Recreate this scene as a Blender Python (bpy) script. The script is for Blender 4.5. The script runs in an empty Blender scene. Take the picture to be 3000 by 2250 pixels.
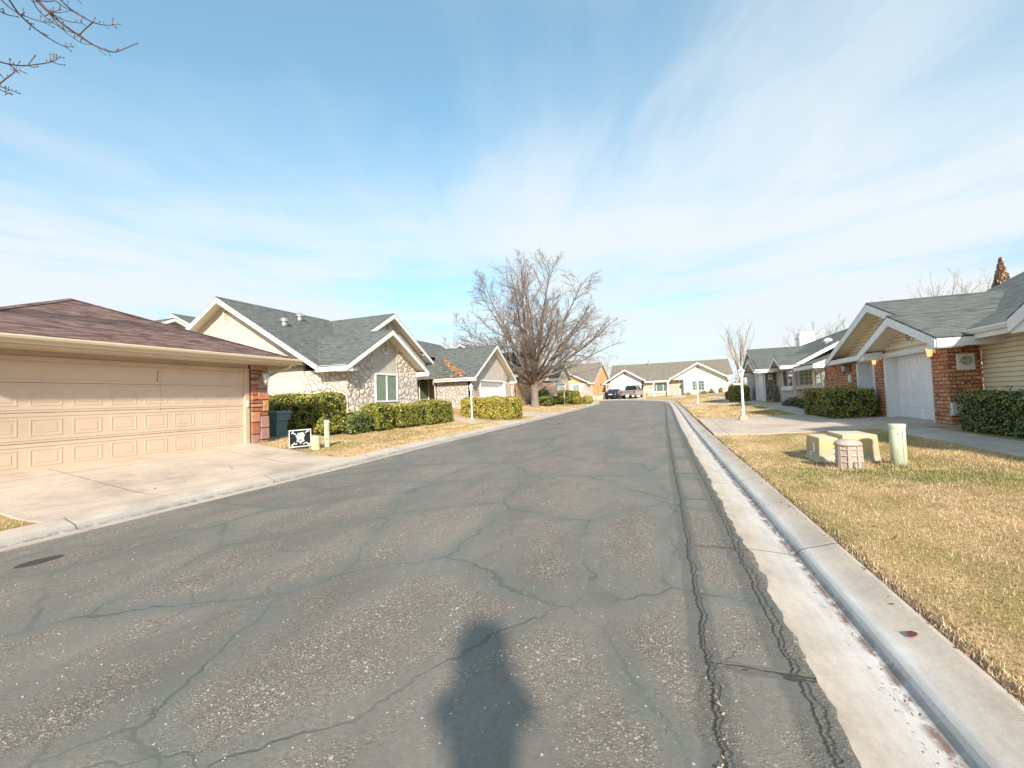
import bpy, bmesh, math, random
import numpy as np
from mathutils import Vector, Matrix
random.seed(7); rng = np.random.default_rng(11)
R_ = math.radians
scene = bpy.context.scene
# ------------------------------------------------------------------ camera
CAM_H = 1.5
yaw, pit, rol = R_(20.5), R_(2.0), R_(2.09)
F0 = Vector((-math.sin(yaw), math.cos(yaw), 0)); R0 = Vector((math.cos(yaw), math.sin(yaw), 0)); U0 = Vector((0, 0, 1))
Fv = F0*math.cos(pit)+U0*math.sin(pit); Uv = U0*math.cos(pit)-F0*math.sin(pit)
Rv = R0*math.cos(rol)-Uv*math.sin(rol); Uw = Uv*math.cos(rol)+R0*math.sin(rol)
cam_d = bpy.data.cameras.new("camera"); cam = bpy.data.objects.new("camera", cam_d)
scene.collection.objects.link(cam); scene.camera = cam
cam_d.sensor_width = 36; cam_d.lens = 15.0; cam_d.clip_start = 0.05; cam_d.clip_end = 3000
M = Matrix((Rv, Uw, -Fv)).transposed().to_4x4(); M.translation = (0, 0, CAM_H); cam.matrix_world = M
# ------------------------------------------------------------------ sun and sky
SUNDIR = Vector((-.368, .794, -.484))
sd = bpy.data.lights.new("sun", 'SUN'); sd.energy = 3.2; sd.angle = R_(2.2); sd.color = (1.0, .895, .765)
sun = bpy.data.objects.new("sun", sd); scene.collection.objects.link(sun)
sun.rotation_euler = (-SUNDIR).to_track_quat('Z', 'Y').to_euler(); sun.location = (20, -30, 40)
scene.view_settings.view_transform = 'Standard'; scene.view_settings.look = 'None'
scene.view_settings.gamma = 1.0; scene.view_settings.exposure = 1.2; scene.view_settings.use_curve_mapping = False
world = bpy.data.worlds.new("World"); scene.world = world; world.use_nodes = True

class G:
    """small node-tree helper"""
    def __init__(s, nt): s.nt = nt; s.N = nt.nodes; s.L = nt.links
    def n(s, t, **k):
        x = s.N.new(t)
        for a, v in k.items():
            if a == 'i':
                for kk, vv in v.items(): s.set(x.inputs[kk], vv)
            else: setattr(x, a, v)
        return x
    def set(s, inp, v):
        if isinstance(v, bpy.types.NodeSocket): s.L.new(v, inp)
        elif isinstance(v, tuple) and len(v) == 3 and inp.type == 'RGBA': inp.default_value = (*v, 1)
        else: inp.default_value = v
    def math(s, op, a, b=None, c=None, clamp=False):
        x = s.n('ShaderNodeMath', operation=op); x.use_clamp = clamp
        for i, v in enumerate((a, b, c)):
            if v is not None: s.set(x.inputs[i], v)
        return x.outputs[0]
    def vmath(s, op, a, b=None):
        x = s.n('ShaderNodeVectorMath', operation=op); s.set(x.inputs[0], a)
        if b is not None: s.set(x.inputs[1], b)
        return x.outputs[0]
    def mapping(s, co, sc=(1, 1, 1), rot=(0, 0, 0), loc=(0, 0, 0)):
        x = s.n('ShaderNodeMapping'); s.L.new(co, x.inputs[0]); x.inputs['Scale'].default_value = sc
        x.inputs['Rotation'].default_value = rot; x.inputs['Location'].default_value = loc; return x.outputs[0]
    def noise(s, co, scale, detail=3, rough=.5, dist=0, col=False):
        x = s.n('ShaderNodeTexNoise'); s.L.new(co, x.inputs['Vector']); x.inputs['Scale'].default_value = scale
        x.inputs['Detail'].default_value = detail; x.inputs['Roughness'].default_value = rough; x.inputs['Distortion'].default_value = dist
        return x.outputs['Color' if col else 'Fac']
    def vor(s, co, scale, feature='F1', out='Distance', rnd=1):
        x = s.n('ShaderNodeTexVoronoi', feature=feature); s.L.new(co, x.inputs['Vector']); x.inputs['Scale'].default_value = scale
        x.inputs['Randomness'].default_value = rnd
        return x.outputs[out]
    def ramp(s, f, stops, interp='LINEAR'):
        x = s.n('ShaderNodeValToRGB'); s.set(x.inputs[0], f); cr = x.color_ramp; cr.interpolation = interp
        while len(cr.elements) > 1: cr.elements.remove(cr.elements[-1])
        cr.elements[0].position = stops[0][0]; c = stops[0][1]; cr.elements[0].color = (*c, 1) if isinstance(c, tuple) else (c, c, c, 1)
        for p, c in stops[1:]:
            e = cr.elements.new(p); e.color = (*c, 1) if isinstance(c, tuple) else (c, c, c, 1)
        return x.outputs[0]
    def mix(s, f, a, b, mode='MIX'):
        x = s.n('ShaderNodeMix', data_type='RGBA', blend_type=mode); s.set(x.inputs[0], f); s.set(x.inputs[6], a); s.set(x.inputs[7], b); return x.outputs[2]
    def sep(s, v):
        x = s.n('ShaderNodeSeparateXYZ'); s.L.new(v, x.inputs[0]); return x.outputs
    def comb(s, x_, y_, z_):
        x = s.n('ShaderNodeCombineXYZ')
        for i, v in enumerate((x_, y_, z_)): s.set(x.inputs[i], v)
        return x.outputs[0]
    def bump(s, h, strength=.5, dist=.02):
        x = s.n('ShaderNodeBump'); s.L.new(h, x.inputs['Height']); x.inputs['Strength'].default_value = strength; x.inputs['Distance'].default_value = dist; return x.outputs[0]
# world: Nishita sky with thin cirrus
g = G(world.node_tree); g.N.clear()
skyt = g.n('ShaderNodeTexSky', sky_type='NISHITA', sun_disc=False)
skyt.sun_elevation = R_(28.96); skyt.sun_rotation = R_(155.1); skyt.air_density = 1.2; skyt.dust_density = .6; skyt.ozone_density = 1.6
tc = g.n('ShaderNodeTexCoord').outputs['Generated']
sx, sy, sz = g.sep(tc)
# rotate so +y is the viewing direction, then spread the dome onto a cloud sheet
vx = g.math('ADD', g.math('MULTIPLY', sx, math.cos(yaw)), g.math('MULTIPLY', sy, math.sin(yaw)))
vy = g.math('SUBTRACT', g.math('MULTIPLY', sy, math.cos(yaw)), g.math('MULTIPLY', sx, math.sin(yaw)))
zz = g.math('ADD', g.math('MAXIMUM', sz, 0.0), .10)
px = g.math('DIVIDE', vx, zz); py = g.math('DIVIDE', vy, zz)
pl = g.comb(px, py, 0.0)
warp = g.noise(g.mapping(pl, (.5, .35, 1), loc=(3, 1, 0)), 1.0, 4, .55, 0, True)
plw = g.vmath('ADD', pl, g.mapping(warp, (1.1, .8, 0), loc=(-.55, -.4, 0)))
streak = g.noise(g.mapping(plw, (.80, .38, 1), rot=(0, 0, R_(28)), loc=(1.3, 3.4, 0)), 1.0, 6, .56)
broad = g.noise(g.mapping(plw, (.42, .30, 1), rot=(0, 0, R_(-20)), loc=(5.1, .9, 0)), 1.0, 4, .5)
fine = g.noise(g.mapping(plw, (5, .7, 1), rot=(0, 0, R_(20))), 1.0, 5, .62)
cl = g.math('ADD', g.math('MULTIPLY', streak, .50), g.math('ADD', g.math('MULTIPLY', broad, .50), g.math('MULTIPLY', fine, .09)))
# more veil low over the houses, clearer higher up
hor = g.ramp(sz, [(0, .38), (.10, .28), (.3, .19), (.5, .08), (.66, .0), (1, 0.0)])
low = g.noise(g.mapping(g.comb(vx, g.math('MULTIPLY', sz, 1.0), 0.0), (1.5, 11, 1), rot=(0, 0, R_(-9)), loc=(2.2, .7, 0)), 1.0, 5, .55)
lowm = g.ramp(sz, [(0, 1), (.22, 1), (.42, 0)])
cl = g.math('ADD', cl, g.math('MULTIPLY', g.math('MULTIPLY', g.math('SUBTRACT', low, .55), 1.15), lowm))
cl = g.math('ADD', cl, g.math('SUBTRACT', hor, .14))
cov = g.ramp(cl, [(.37, .0), (.45, .20), (.53, .62), (.63, .96)])
skyc = g.mix(1.0, skyt.outputs[0], g.ramp(sz, [(0, (.26, .39, .40)), (.12, (.46, .49, .51)), (.35, (.58, .73, .68)), (.75, (.86, .98, .84)), (1, (.88, .98, .84))]), 'MULTIPLY')
col = g.mix(cov, skyc, (2.62, 2.84, 2.96))
bg = g.n('ShaderNodeBackground'); g.L.new(col, bg.inputs[0]); bg.inputs[1].default_value = .145
out = g.n('ShaderNodeOutputWorld'); g.L.new(bg.outputs[0], out.inputs[0])

# ------------------------------------------------------------------ terrain height (street climbs gently, lawns rise to the houses)
def ss(a, b, x):
    t = np.clip((np.asarray(x, float)-a)/(b-a), 0, 1); return t*t*(3-2*t)
def zc(y):
    y = np.minimum(np.asarray(y, float), 95)
    return .009*y + np.where(y <= 75, .0006*np.maximum(0, y-40)**2, .735+.042*(y-75))
def gz(x, y):
    x = np.asarray(x, float); y = np.asarray(y, float)
    z = zc(y)
    z = z + np.interp(x, [2.2, 7, 12], [0, .2, .3])*(1+.4*ss(20, 36, y))
    u = -8.4-x
    A = np.interp(u, [0, 2.9, 8], [0, .36, .5])
    B = np.interp(u, [0, 2.2, 3.8, 5.9, 8], [0, .03, .26, .75, .85])*(1-.25*ss(26, 36, y)-.3*ss(45, 60, y))
    k = ss(9.9, 12.6, y)
    return z + A*(1-k)+B*k
def gzf(x, y): return float(gz(x, y))

# ------------------------------------------------------------------ materials
MATS = {}
def newmat(name):
    m = bpy.data.materials.new(name); m.use_nodes = True; g = G(m.node_tree); g.N.clear()
    p = g.n('ShaderNodeBsdfPrincipled'); o = g.n('ShaderNodeOutputMaterial'); g.L.new(p.outputs[0], o.inputs[0]); g.p = p; g.o = o; g.m = m
    MATS[name] = m; return g
def P(g, **k):
    for a, v in k.items():
        a = {'col': 'Base Color', 'rough': 'Roughness', 'metal': 'Metallic', 'nrm': 'Normal', 'spec': 'Specular IOR Level', 'em': 'Emission Color', 'es': 'Emission Strength'}[a]
        g.set(g.p.inputs[a], v)
def plain(name, c, rough=.6, var=.12, scale=3, bump=0, bs=40, metal=0, dirt=0):
    g = newmat(name); co = g.n('ShaderNodeNewGeometry').outputs['Position']
    n1 = g.noise(co, scale, 5, .6)
    f = g.ramp(n1, [(.3, 1-var), (.7, 1+var*.6)])
    base = g.mix(1.0, c, f, 'MULTIPLY')
    if dirt:
        n2 = g.noise(g.mapping(co, (1, 1, .35)), 4.5, 6, .7)
        base = g.mix(g.ramp(n2, [(.5, 0), (.75, dirt)]), base, (.12, .10, .075))
    P(g, col=base, rough=rough, metal=metal)
    if bump: P(g, nrm=g.bump(g.noise(co, bs, 4, .6), bump, .01))
    return g
plain('white_trim', (.80, .80, .79), .55, .07, 2.5, .15, 30, dirt=.12)
plain('white_door', (.86, .87, .88), .45, .05, 2, .1, 60, dirt=.05)
plain('white_bright', (.86, .85, .82), .6, .05, 2)
plain('tan_paint', (.58, .455, .325), .6, .08, 1.5, .12, 60, dirt=.10)
plain('tan_door', (.66, .51, .385), .55, .06, 1.2, .1, 80, dirt=.06)
plain('tan_trim', (.62, .50, .35), .45, .06, 3)
plain('soffit_beige', (.70, .65, .56), .7, .06, 4)
plain('soffit_tan', (.80, .70, .54), .7, .06, 4)
plain('stucco_cream', (.53, .495, .44), .9, .16, 1.4, .5, 25, dirt=.10)
plain('stucco_grey', (.50, .455, .40), .9, .14, 1.4, .5, 25)
plain('stucco_peach', (.78, .47, .24), .9, .08, 1.2, .3, 25)
plain('mortar', (.50, .40, .32), .9, .12, 6, .4, 60)
plain('metal_grey', (.45, .46, .46), .35, .1, 4, metal=.7)
plain('metal_light', (.62, .64, .62), .35, .1, 6, dirt=.15)
plain('black_metal', (.03, .028, .026), .45, .1, 6)
plain('brown_metal', (.12, .07, .045), .5, .1, 6)
plain('dark', (.015, .015, .016), .7, .1, 6)
plain('rubber', (.02, .02, .02), .85, .2, 12)
plain('soil', (.12, .075, .05), .95, .35, 9, .7, 35)
plain('pale_green', (.58, .62, .46), .5, .10, 5, .1, 40, dirt=.22)
plain('yellow_green', (.60, .66, .34), .5, .08, 5, dirt=.15)
plain('slab_green', (.30, .37, .31), .6, .15, 5, dirt=.2)
plain('pink_plastic', (.46, .37, .32), .6, .10, 6, .15, 60, dirt=.2)
plain('bin_blue', (.085, .17, .20), .5, .1, 4, dirt=.1)
plain('car_dark', (.02, .022, .035), .18, .05, 2, metal=.3)
plain('car_silver', (.36, .34, .31), .28, .06, 3, metal=.55)
plain('car_glass', (.02, .03, .035), .06, .05, 2)
plain('tail_red', (.42, .02, .02), .2, .1, 10)
plain('chrome', (.75, .75, .75), .2, .05, 4, metal=.9)
plain('orange_lens', (.7, .35, .25), .3, .1, 4)
plain('leaf_wine', (.10, .02, .018), .6, .3, 30)
plain('sign_black', (.012, .016, .02), .4, .2, 6)
plain('wood_stake', (.42, .30, .2), .8, .2, 8)
plain('red_rock', (.42, .17, .11), .9, .25, 6, .5, 20)
plain('pale_rock', (.50, .45, .39), .9, .2, 6, .5, 20)
plain('label_white', (.75, .75, .72), .5, .05, 10)
plain('label_orange', (.72, .38, .17), .5, .1, 10)
plain('skin', (.50, .31, .22), .5, .08, 6)
plain('jacket', (.06, .075, .11), .85, .15, 8, .3, 60)
plain('trousers', (.05, .06, .09), .9, .15, 8)
plain('hair', (.05, .033, .02), .6, .2, 20)
plain('block_concrete', (.52, .38, .28), .9, .15, 8, .4, 60)
plain('garden_grey', (.30, .31, .30), .6, .1, 6)
g = newmat('lit_glass'); P(g, col=(.9, .6, .3), rough=.4, em=(1.0, .50, .14), es=.8)
g = newmat('lamp_glass'); P(g, col=(.62, .62, .58), rough=.15)
g = newmat('glass')
fr = g.n('ShaderNodeLayerWeight'); fr.inputs[0].default_value = .5
tr = g.n('ShaderNodeBsdfTransparent'); tr.inputs[0].default_value = (.86, .92, .90, 1); gl = g.n('ShaderNodeBsdfGlossy'); gl.inputs['Roughness'].default_value = .03
mx = g.n('ShaderNodeMixShader'); g.L.new(g.math('MULTIPLY_ADD', g.math('POWER', fr.outputs[1], 4.0), .7, .07, clamp=True), mx.inputs[0]); g.L.new(tr.outputs[0], mx.inputs[1]); g.L.new(gl.outputs[0], mx.inputs[2]); g.L.new(mx.outputs[0], g.o.inputs[0])
def uvz(g): return g.n('ShaderNodeUVMap').outputs[0]
def blind(name, a, b):
    g = newmat(name); u, v, w = g.sep(uvz(g))
    f = g.math('FRACT', g.math('DIVIDE', v, .052))
    P(g, col=g.ramp(f, [(0, tuple(.35*x for x in b)), (.18, b), (.6, a), (1, b)]), rough=.6)
blind('blind_green', (.50, .49, .30), (.36, .36, .22)); blind('blind_beige', (.62, .58, .46), (.46, .43, .33)); blind('blind_grey', (.26, .27, .25), (.17, .18, .17))
def siding(name, c, pitch=.115):
    g = newmat(name); u, v, w = g.sep(uvz(g)); pos = g.n('ShaderNodeNewGeometry').outputs['Position']
    f = g.math('FRACT', g.math('DIVIDE', v, pitch))
    h = g.math('SUBTRACT', 1.0, f)
    n1 = g.noise(pos, 2.5, 4, .6)
    base = g.mix(1.0, c, g.ramp(n1, [(.3, .92), (.7, 1.04)]), 'MULTIPLY')
    P(g, col=g.mix(g.ramp(f, [(0, 0), (.80, 0), (.88, .9), (1, .9)]), base, tuple(x*.30 for x in c)), rough=.55, nrm=g.bump(h, .8, .012))
siding('siding_white', (.80, .80, .78)); siding('siding_cream', (.80, .69, .48))
def brick(name, c1, c2, c3, mort, bw=.30, bh=.10, white=0.0, seed=0):
    g = newmat(name); uv = uvz(g); pos = g.n('ShaderNodeNewGeometry').outputs['Position']
    jit = g.noise(uv, 9, 2, .5, 0, True)
    uvj = g.vmath('ADD', uv, g.mapping(jit, (.012, .010, 0), loc=(-.006, -.005, 0)))
    b = g.n('ShaderNodeTexBrick'); g.L.new(uvj, b.inputs['Vector']); b.offset = .5
    for k, v in (('Scale', 1), ('Mortar Size', .011), ('Mortar Smooth', .15), ('Bias', 0), ('Brick Width', bw), ('Row Height', bh)): b.inputs[k].default_value = v
    b.inputs['Color1'].default_value = (0, 0, 0, 1); b.inputs['Color2'].default_value = (1, 1, 1, 1); b.inputs['Mortar'].default_value = (.5, .5, .5, 1)
    n = g.noise(pos, 11, 5, .7)
    t = g.math('ADD', g.math('MULTIPLY', b.outputs[0], .75), g.math('MULTIPLY', n, .35))
    c = g.ramp(t, [(.1, c3), (.3, c1), (.62, c2), (.9, c1)])
    if white:
        w = g.noise(pos, 22, 3, .7); c = g.mix(g.ramp(w, [(.54, 0), (.62, white)]), c, (.72, .55, .40))
    c = g.mix(b.outputs['Fac'], c, mort)
    hh = g.math('ADD', g.math('MULTIPLY', g.math('SUBTRACT', 1, b.outputs['Fac']), 1.0), g.math('MULTIPLY', n, .4))
    P(g, col=c, rough=.9, nrm=g.bump(hh, .8, .012))
brick('brick_red', (.42, .15, .06), (.58, .27, .12), (.12, .045, .03), (.15, .06, .035), .30, .104, .85)
brick('brick_pink', (.58, .32, .20), (.66, .42, .28), (.42, .20, .12), (.62, .47, .36))
brick('brick_rose', (.56, .38, .28), (.64, .48, .38), (.42, .27, .20), (.60, .50, .42))
def riverstone(name, scale, stops, mort, flat=False):
    g = newmat(name); uv = uvz(g); pos = g.n('ShaderNodeNewGeometry').outputs['Position']
    jit = g.noise(uv, 2.5, 2, .5, 0, True); uvj = g.vmath('ADD', uv, g.mapping(jit, (.16, .16, 0), loc=(-.08, -.08, 0)))
    uvj = g.mapping(uvj, (1, 1.12, 0))
    d = g.vor(uvj, scale, 'DISTANCE_TO_EDGE', rnd=.85); c = g.vor(uvj, scale, 'F1', 'Color', rnd=.85)
    cr = g.n('ShaderNodeSeparateColor'); g.L.new(c, cr.inputs[0])
    n = g.noise(pos, 14, 5, .65)
    col = g.ramp(cr.outputs[0], stops)
    col = g.mix(1.0, col, g.ramp(n, [(.25, .78), (.75, 1.1)]), 'MULTIPLY')
    d2 = g.vor(uvj, scale, 'F1', 'Distance', rnd=.85); m = g.math('MAXIMUM', g.ramp(d, [(.022, 1), (.045, 0)]), g.ramp(g.math('ADD', d2, g.math('MULTIPLY', g.noise(uv, 6, 2), .12)), [(.80, 0), (.88, 1)]))
    h = g.ramp(d, [(.03, 0), (.12, .6), (.32, 1)], 'EASE')
    P(g, col=g.mix(m, col, mort), rough=.85, nrm=g.bump(g.math('ADD', h, g.math('MULTIPLY', n, .12)), 1.0, .07))
riverstone('river_stone', 3.1, [(0, (.66, .63, .58)), (.3, (.78, .73, .65)), (.5, (.56, .55, .54)), (.66, (.74, .60, .44)), (.8, (.80, .76, .70)), (1, (.70, .60, .49))], (.45, .34, .255))
riverstone('river_stone_small', 4.2, [(0, (.60, .57, .53)), (.4, (.70, .66, .58)), (.6, (.45, .44, .43)), (1, (.66, .54, .42))], (.36, .27, .20))
riverstone('river_stone_brown_shaded', 4.0, [(0, (.30, .24, .20)), (.4, (.46, .38, .31)), (.6, (.30, .30, .30)), (.8, (.50, .36, .26)), (1, (.42, .32, .25))], (.10, .07, .055))  # brown stone, with the shade under the eave put into its dark tones
def shingle(name, a, b, c, leaf=False):
    g = newmat(name); uv = uvz(g); pos = g.n('ShaderNodeNewGeometry').outputs['Position']
    br = g.n('ShaderNodeTexBrick'); g.L.new(uv, br.inputs['Vector']); br.offset = .37; br.offset_frequency = 2
    for k, v in (('Scale', 1), ('Mortar Size', .004), ('Mortar Smooth', .3), ('Bias', 0), ('Brick Width', .28), ('Row Height', .145)): br.inputs[k].default_value = v
    br.inputs['Color1'].default_value = (0, 0, 0, 1); br.inputs['Color2'].default_value = (1, 1, 1, 1); br.inputs['Mortar'].default_value = (.3, .3, .3, 1)
    u, v, w = g.sep(uv); f = g.math('FRACT', g.math('DIVIDE', v, .145))
    n = g.noise(pos, .9, 4, .6); n2 = g.noise(pos, 60, 2, .6); n3 = g.noise(g.mapping(uv, (1.5, 6, 1)), 1, 4, .6)
    n4 = g.noise(g.mapping(uv, (2.2, 7.4, 1)), 1, 2, .5)
    t = g.math('ADD', g.math('MULTIPLY', br.outputs[0], .30), g.math('ADD', g.math('MULTIPLY', n, .16), g.math('MULTIPLY_ADD', n4, 1.5, -.39)))
    col = g.ramp(t, [(.25, a), (.5, b), (.75, c)])
    col = g.mix(1.0, col, g.ramp(n2, [(.3, .75), (.7, 1.2)]), 'MULTIPLY')
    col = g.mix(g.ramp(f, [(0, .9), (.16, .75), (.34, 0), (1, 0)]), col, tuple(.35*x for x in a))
    P(g, col=col, rough=.92, spec=.25, nrm=g.bump(g.math('SUBTRACT', 1, f), .7, .015))
shingle('shingle_brown', (.095, .054, .047), (.165, .096, .082), (.25, .165, .14))
shingle('shingle_grey', (.085, .098, .092), (.125, .138, .128), (.18, .185, .165))
shingle('shingle_dark', (.05, .055, .06), (.075, .082, .085), (.10, .105, .10))
shingle('shingle_tan', (.17, .14, .11), (.235, .20, .16), (.29, .25, .21))
# street asphalt
g = newmat('asphalt'); pos = g.n('ShaderNodeNewGeometry').outputs['Position']; uv = uvz(g); U, V, W = g.sep(uv)
dw = g.noise(pos, 1.3, 4, .6, 0, True); pw = g.vmath('ADD', pos, g.mapping(dw, (.55, .55, 0), loc=(-.27, -.27, 0)))
dw2 = g.noise(pos, 9, 3, .6, 0, True); pw2 = g.vmath('ADD', pw, g.mapping(dw2, (.06, .06, 0), loc=(-.03, -.03, 0)))
d = g.vor(g.mapping(pw2, (1, .70, 0)), .72, 'DISTANCE_TO_EDGE')
d3 = g.vor(g.mapping(pw2, (1, .8, 0), loc=(5, 3, 0)), 1.05, 'DISTANCE_TO_EDGE')
patch = g.noise(g.mapping(pw, (1.5, .50, 0)), .9, 4, .55)
fineN = g.noise(pos, 42, 4, .7); midN = g.noise(pos, 7, 4, .6)
seal = g.math('MAXIMUM', g.ramp(patch, [(.50, 0), (.56, 1)]), g.ramp(g.math('ADD', d, g.math('MULTIPLY', midN, .03)), [(.07, 1), (.13, 0)]))
sealc = g.math('MULTIPLY', seal, g.ramp(midN, [(.30, .35), (.46, 1)]))
def stones(sc, thr):
    c = g.vor(pw2 if False else pos, sc, 'F1', 'Color'); s = g.n('ShaderNodeSeparateColor'); g.L.new(c, s.inputs[0])
    dd = g.vor(pos, sc, 'F1', 'Distance')
    on = g.math('MULTIPLY', g.math('GREATER_THAN', s.outputs[0], thr), g.ramp(dd, [(.28, 1), (.45, 0)])); return on, s.outputs[1], dd
s1, r1, dd1 = stones(60, .70); s2, r2, dd2 = stones(112, .50); s3, r3, dd3 = stones(38, .93)
clus = g.ramp(g.noise(g.mapping(pos, (1.3, .8, 1)), 3.2, 3, .6), [(.34, .3), (.54, 1)]); expo = g.math('MULTIPLY', g.math('SUBTRACT', 1, sealc), clus)
base = g.mix(sealc, g.ramp(fineN, [(.25, (.104, .088, .070)), (.75, (.245, .214, .173))]), g.ramp(fineN, [(.3, (.150, .137, .113)), (.7, (.196, .180, .150))]))
base = g.mix(1.0, base, g.ramp(g.noise(g.mapping(pos, (1.4, .6, 1)), .7, 5, .65), [(.3, .72), (.7, 1.22)]), 'MULTIPLY')
teal = g.math('MULTIPLY', g.ramp(g.math('ADD', d, g.math('MULTIPLY', midN, .05)), [(.03, 1), (.12, 0)]), g.ramp(g.noise(pos, .8, 3), [(.40, 0), (.55, .85)]))
base = g.mix(teal, base, g.ramp(fineN, [(.3, (.118, .126, .106)), (.7, (.156, .164, .138))]))
stc = g.ramp(r1, [(0, (.36, .31, .25)), (.5, (.50, .45, .37)), (.8, (.28, .25, .21)), (1, (.64, .60, .52))])
stc2 = g.ramp(r2, [(0, (.30, .27, .22)), (.6, (.46, .42, .36)), (1, (.62, .58, .52))])
lone = g.math('MULTIPLY', s1, g.math('MULTIPLY', g.math('GREATER_THAN', r1, .975), 1.0))
base = g.mix(g.math('MULTIPLY', s2, g.math('MULTIPLY', expo, .9)), base, stc2)
base = g.mix(g.math('MAXIMUM', g.math('MULTIPLY', s1, g.math('MULTIPLY', expo, .9)), g.math('MULTIPLY', lone, .7)), base, stc)
base = g.mix(g.math('MULTIPLY', s3, g.math('MULTIPLY', g.math('ADD', expo, .03), .8)), base, (.52, .47, .39))
# thin dark cracks, two long sealed joints near the right gutter
crk = g.math('MULTIPLY', g.ramp(d, [(.004, 1), (.012, 0)]), g.ramp(g.noise(pos, 1.1, 2), [(.40, .12), (.60, .9)]))
crk2 = g.math('MULTIPLY', g.ramp(d3, [(.004, .8), (.012, 0)]), g.ramp(g.noise(pos, .6, 2), [(.48, 0), (.60, .8)]))
wob = g.math('MULTIPLY', g.math('SUBTRACT', g.noise(g.mapping(uv, (0, 2.0, 0)), 1.0, 5, .7), .5), .16)
wobf = g.math('MULTIPLY', g.math('SUBTRACT', g.noise(g.mapping(uv, (3, 9, 0)), 1.0, 3, .6), .5), .07)
ed = g.math('MULTIPLY', g.math('SUBTRACT', g.noise(g.mapping(uv, (4, 5, 0)), 1.0, 4, .7), .5), .05)
def joint(off, wid, wsc=1):
    a = g.math('ABSOLUTE', g.math('ADD', g.math('ADD', g.math('SUBTRACT', U, off), g.math('MULTIPLY', wob, wsc*.6)), ed))
    band = g.ramp(a, [(wid*.8, 1), (wid*1.15, 0)])
    b = g.math('ABSOLUTE', g.math('ADD', g.math('SUBTRACT', U, off), g.math('ADD', g.math('MULTIPLY', wob, wsc*.7), wobf)))
    return band, g.ramp(b, [(.003, 1), (.010, 0)])
b1, c1 = joint(.50, .085); b2, c2 = joint(.085, .095, .6); b3, c3 = joint(.475, .015, 1.5); b4, c4 = joint(.05, .015, 1.8)
# cross cracks between the joints
vw = g.math('ADD', V, g.math('MULTIPLY', wobf, 3)); cy = g.math('FRACT', g.math('DIVIDE', g.math('ADD', vw, .2), 1.85)); cyd = g.math('ABSOLUTE', g.math('SUBTRACT', cy, .5))
inb = g.math('MULTIPLY', g.math('LESS_THAN', U, .5), g.math('GREATER_THAN', U, -.02))
cc = g.math('MULTIPLY', g.ramp(cyd, [(.003, 1), (.008, 0)]), inb); cb = g.math('MULTIPLY', g.ramp(cyd, [(.022, .9), (.034, 0)]), inb)
band = g.math('MAXIMUM', g.math('MAXIMUM', b1, b2), cb)
base = g.mix(g.math('MULTIPLY', band, .55), base, g.ramp(fineN, [(.3, (.066, .070, .060)), (.7, (.098, .100, .086))]))
cr_all = g.math('MAXIMUM', g.math('MAXIMUM', g.math('MULTIPLY', crk, .46), g.math('MULTIPLY', crk2, .38)), g.math('MAXIMUM', g.math('MAXIMUM', c1, g.math('MULTIPLY', c2, .9)), g.math('MAXIMUM', g.math('MAXIMUM', cc, g.math('MULTIPLY', c4, .7)), g.math('MULTIPLY', c3, .6))))
base = g.mix(g.math('MULTIPLY', cr_all, .8), base, (.018, .016, .014))
# oil spot
px_, py_, pz_ = g.sep(pos)
osx = g.math('DIVIDE', g.math('ADD', px_, 6.05), .14); osy = g.math('DIVIDE', g.math('SUBTRACT', py_, 2.39), .22)
osr = g.math('ADD', g.math('ADD', g.math('MULTIPLY', osx, osx), g.math('MULTIPLY', osy, osy)), g.math('MULTIPLY', midN, .6))
base = g.mix(g.ramp(osr, [(.9, .85), (1.4, 0)]), base, (.02, .02, .022))
hgt = g.math('ADD', g.math('MULTIPLY', g.math('ADD', g.math('MULTIPLY', s1, 1.0), g.math('MULTIPLY', s2, .6)), expo), g.math('ADD', g.math('MULTIPLY', fineN, g.math('MULTIPLY_ADD', expo, .9, .35)), g.math('ADD', g.math('MULTIPLY', sealc, .8), g.math('MULTIPLY', cr_all, -1.3))))
P(g, col=base, rough=g.ramp(sealc, [(0, .75), (1, .66)]), spec=.5, nrm=g.bump(hgt, .75, .009))
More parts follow.
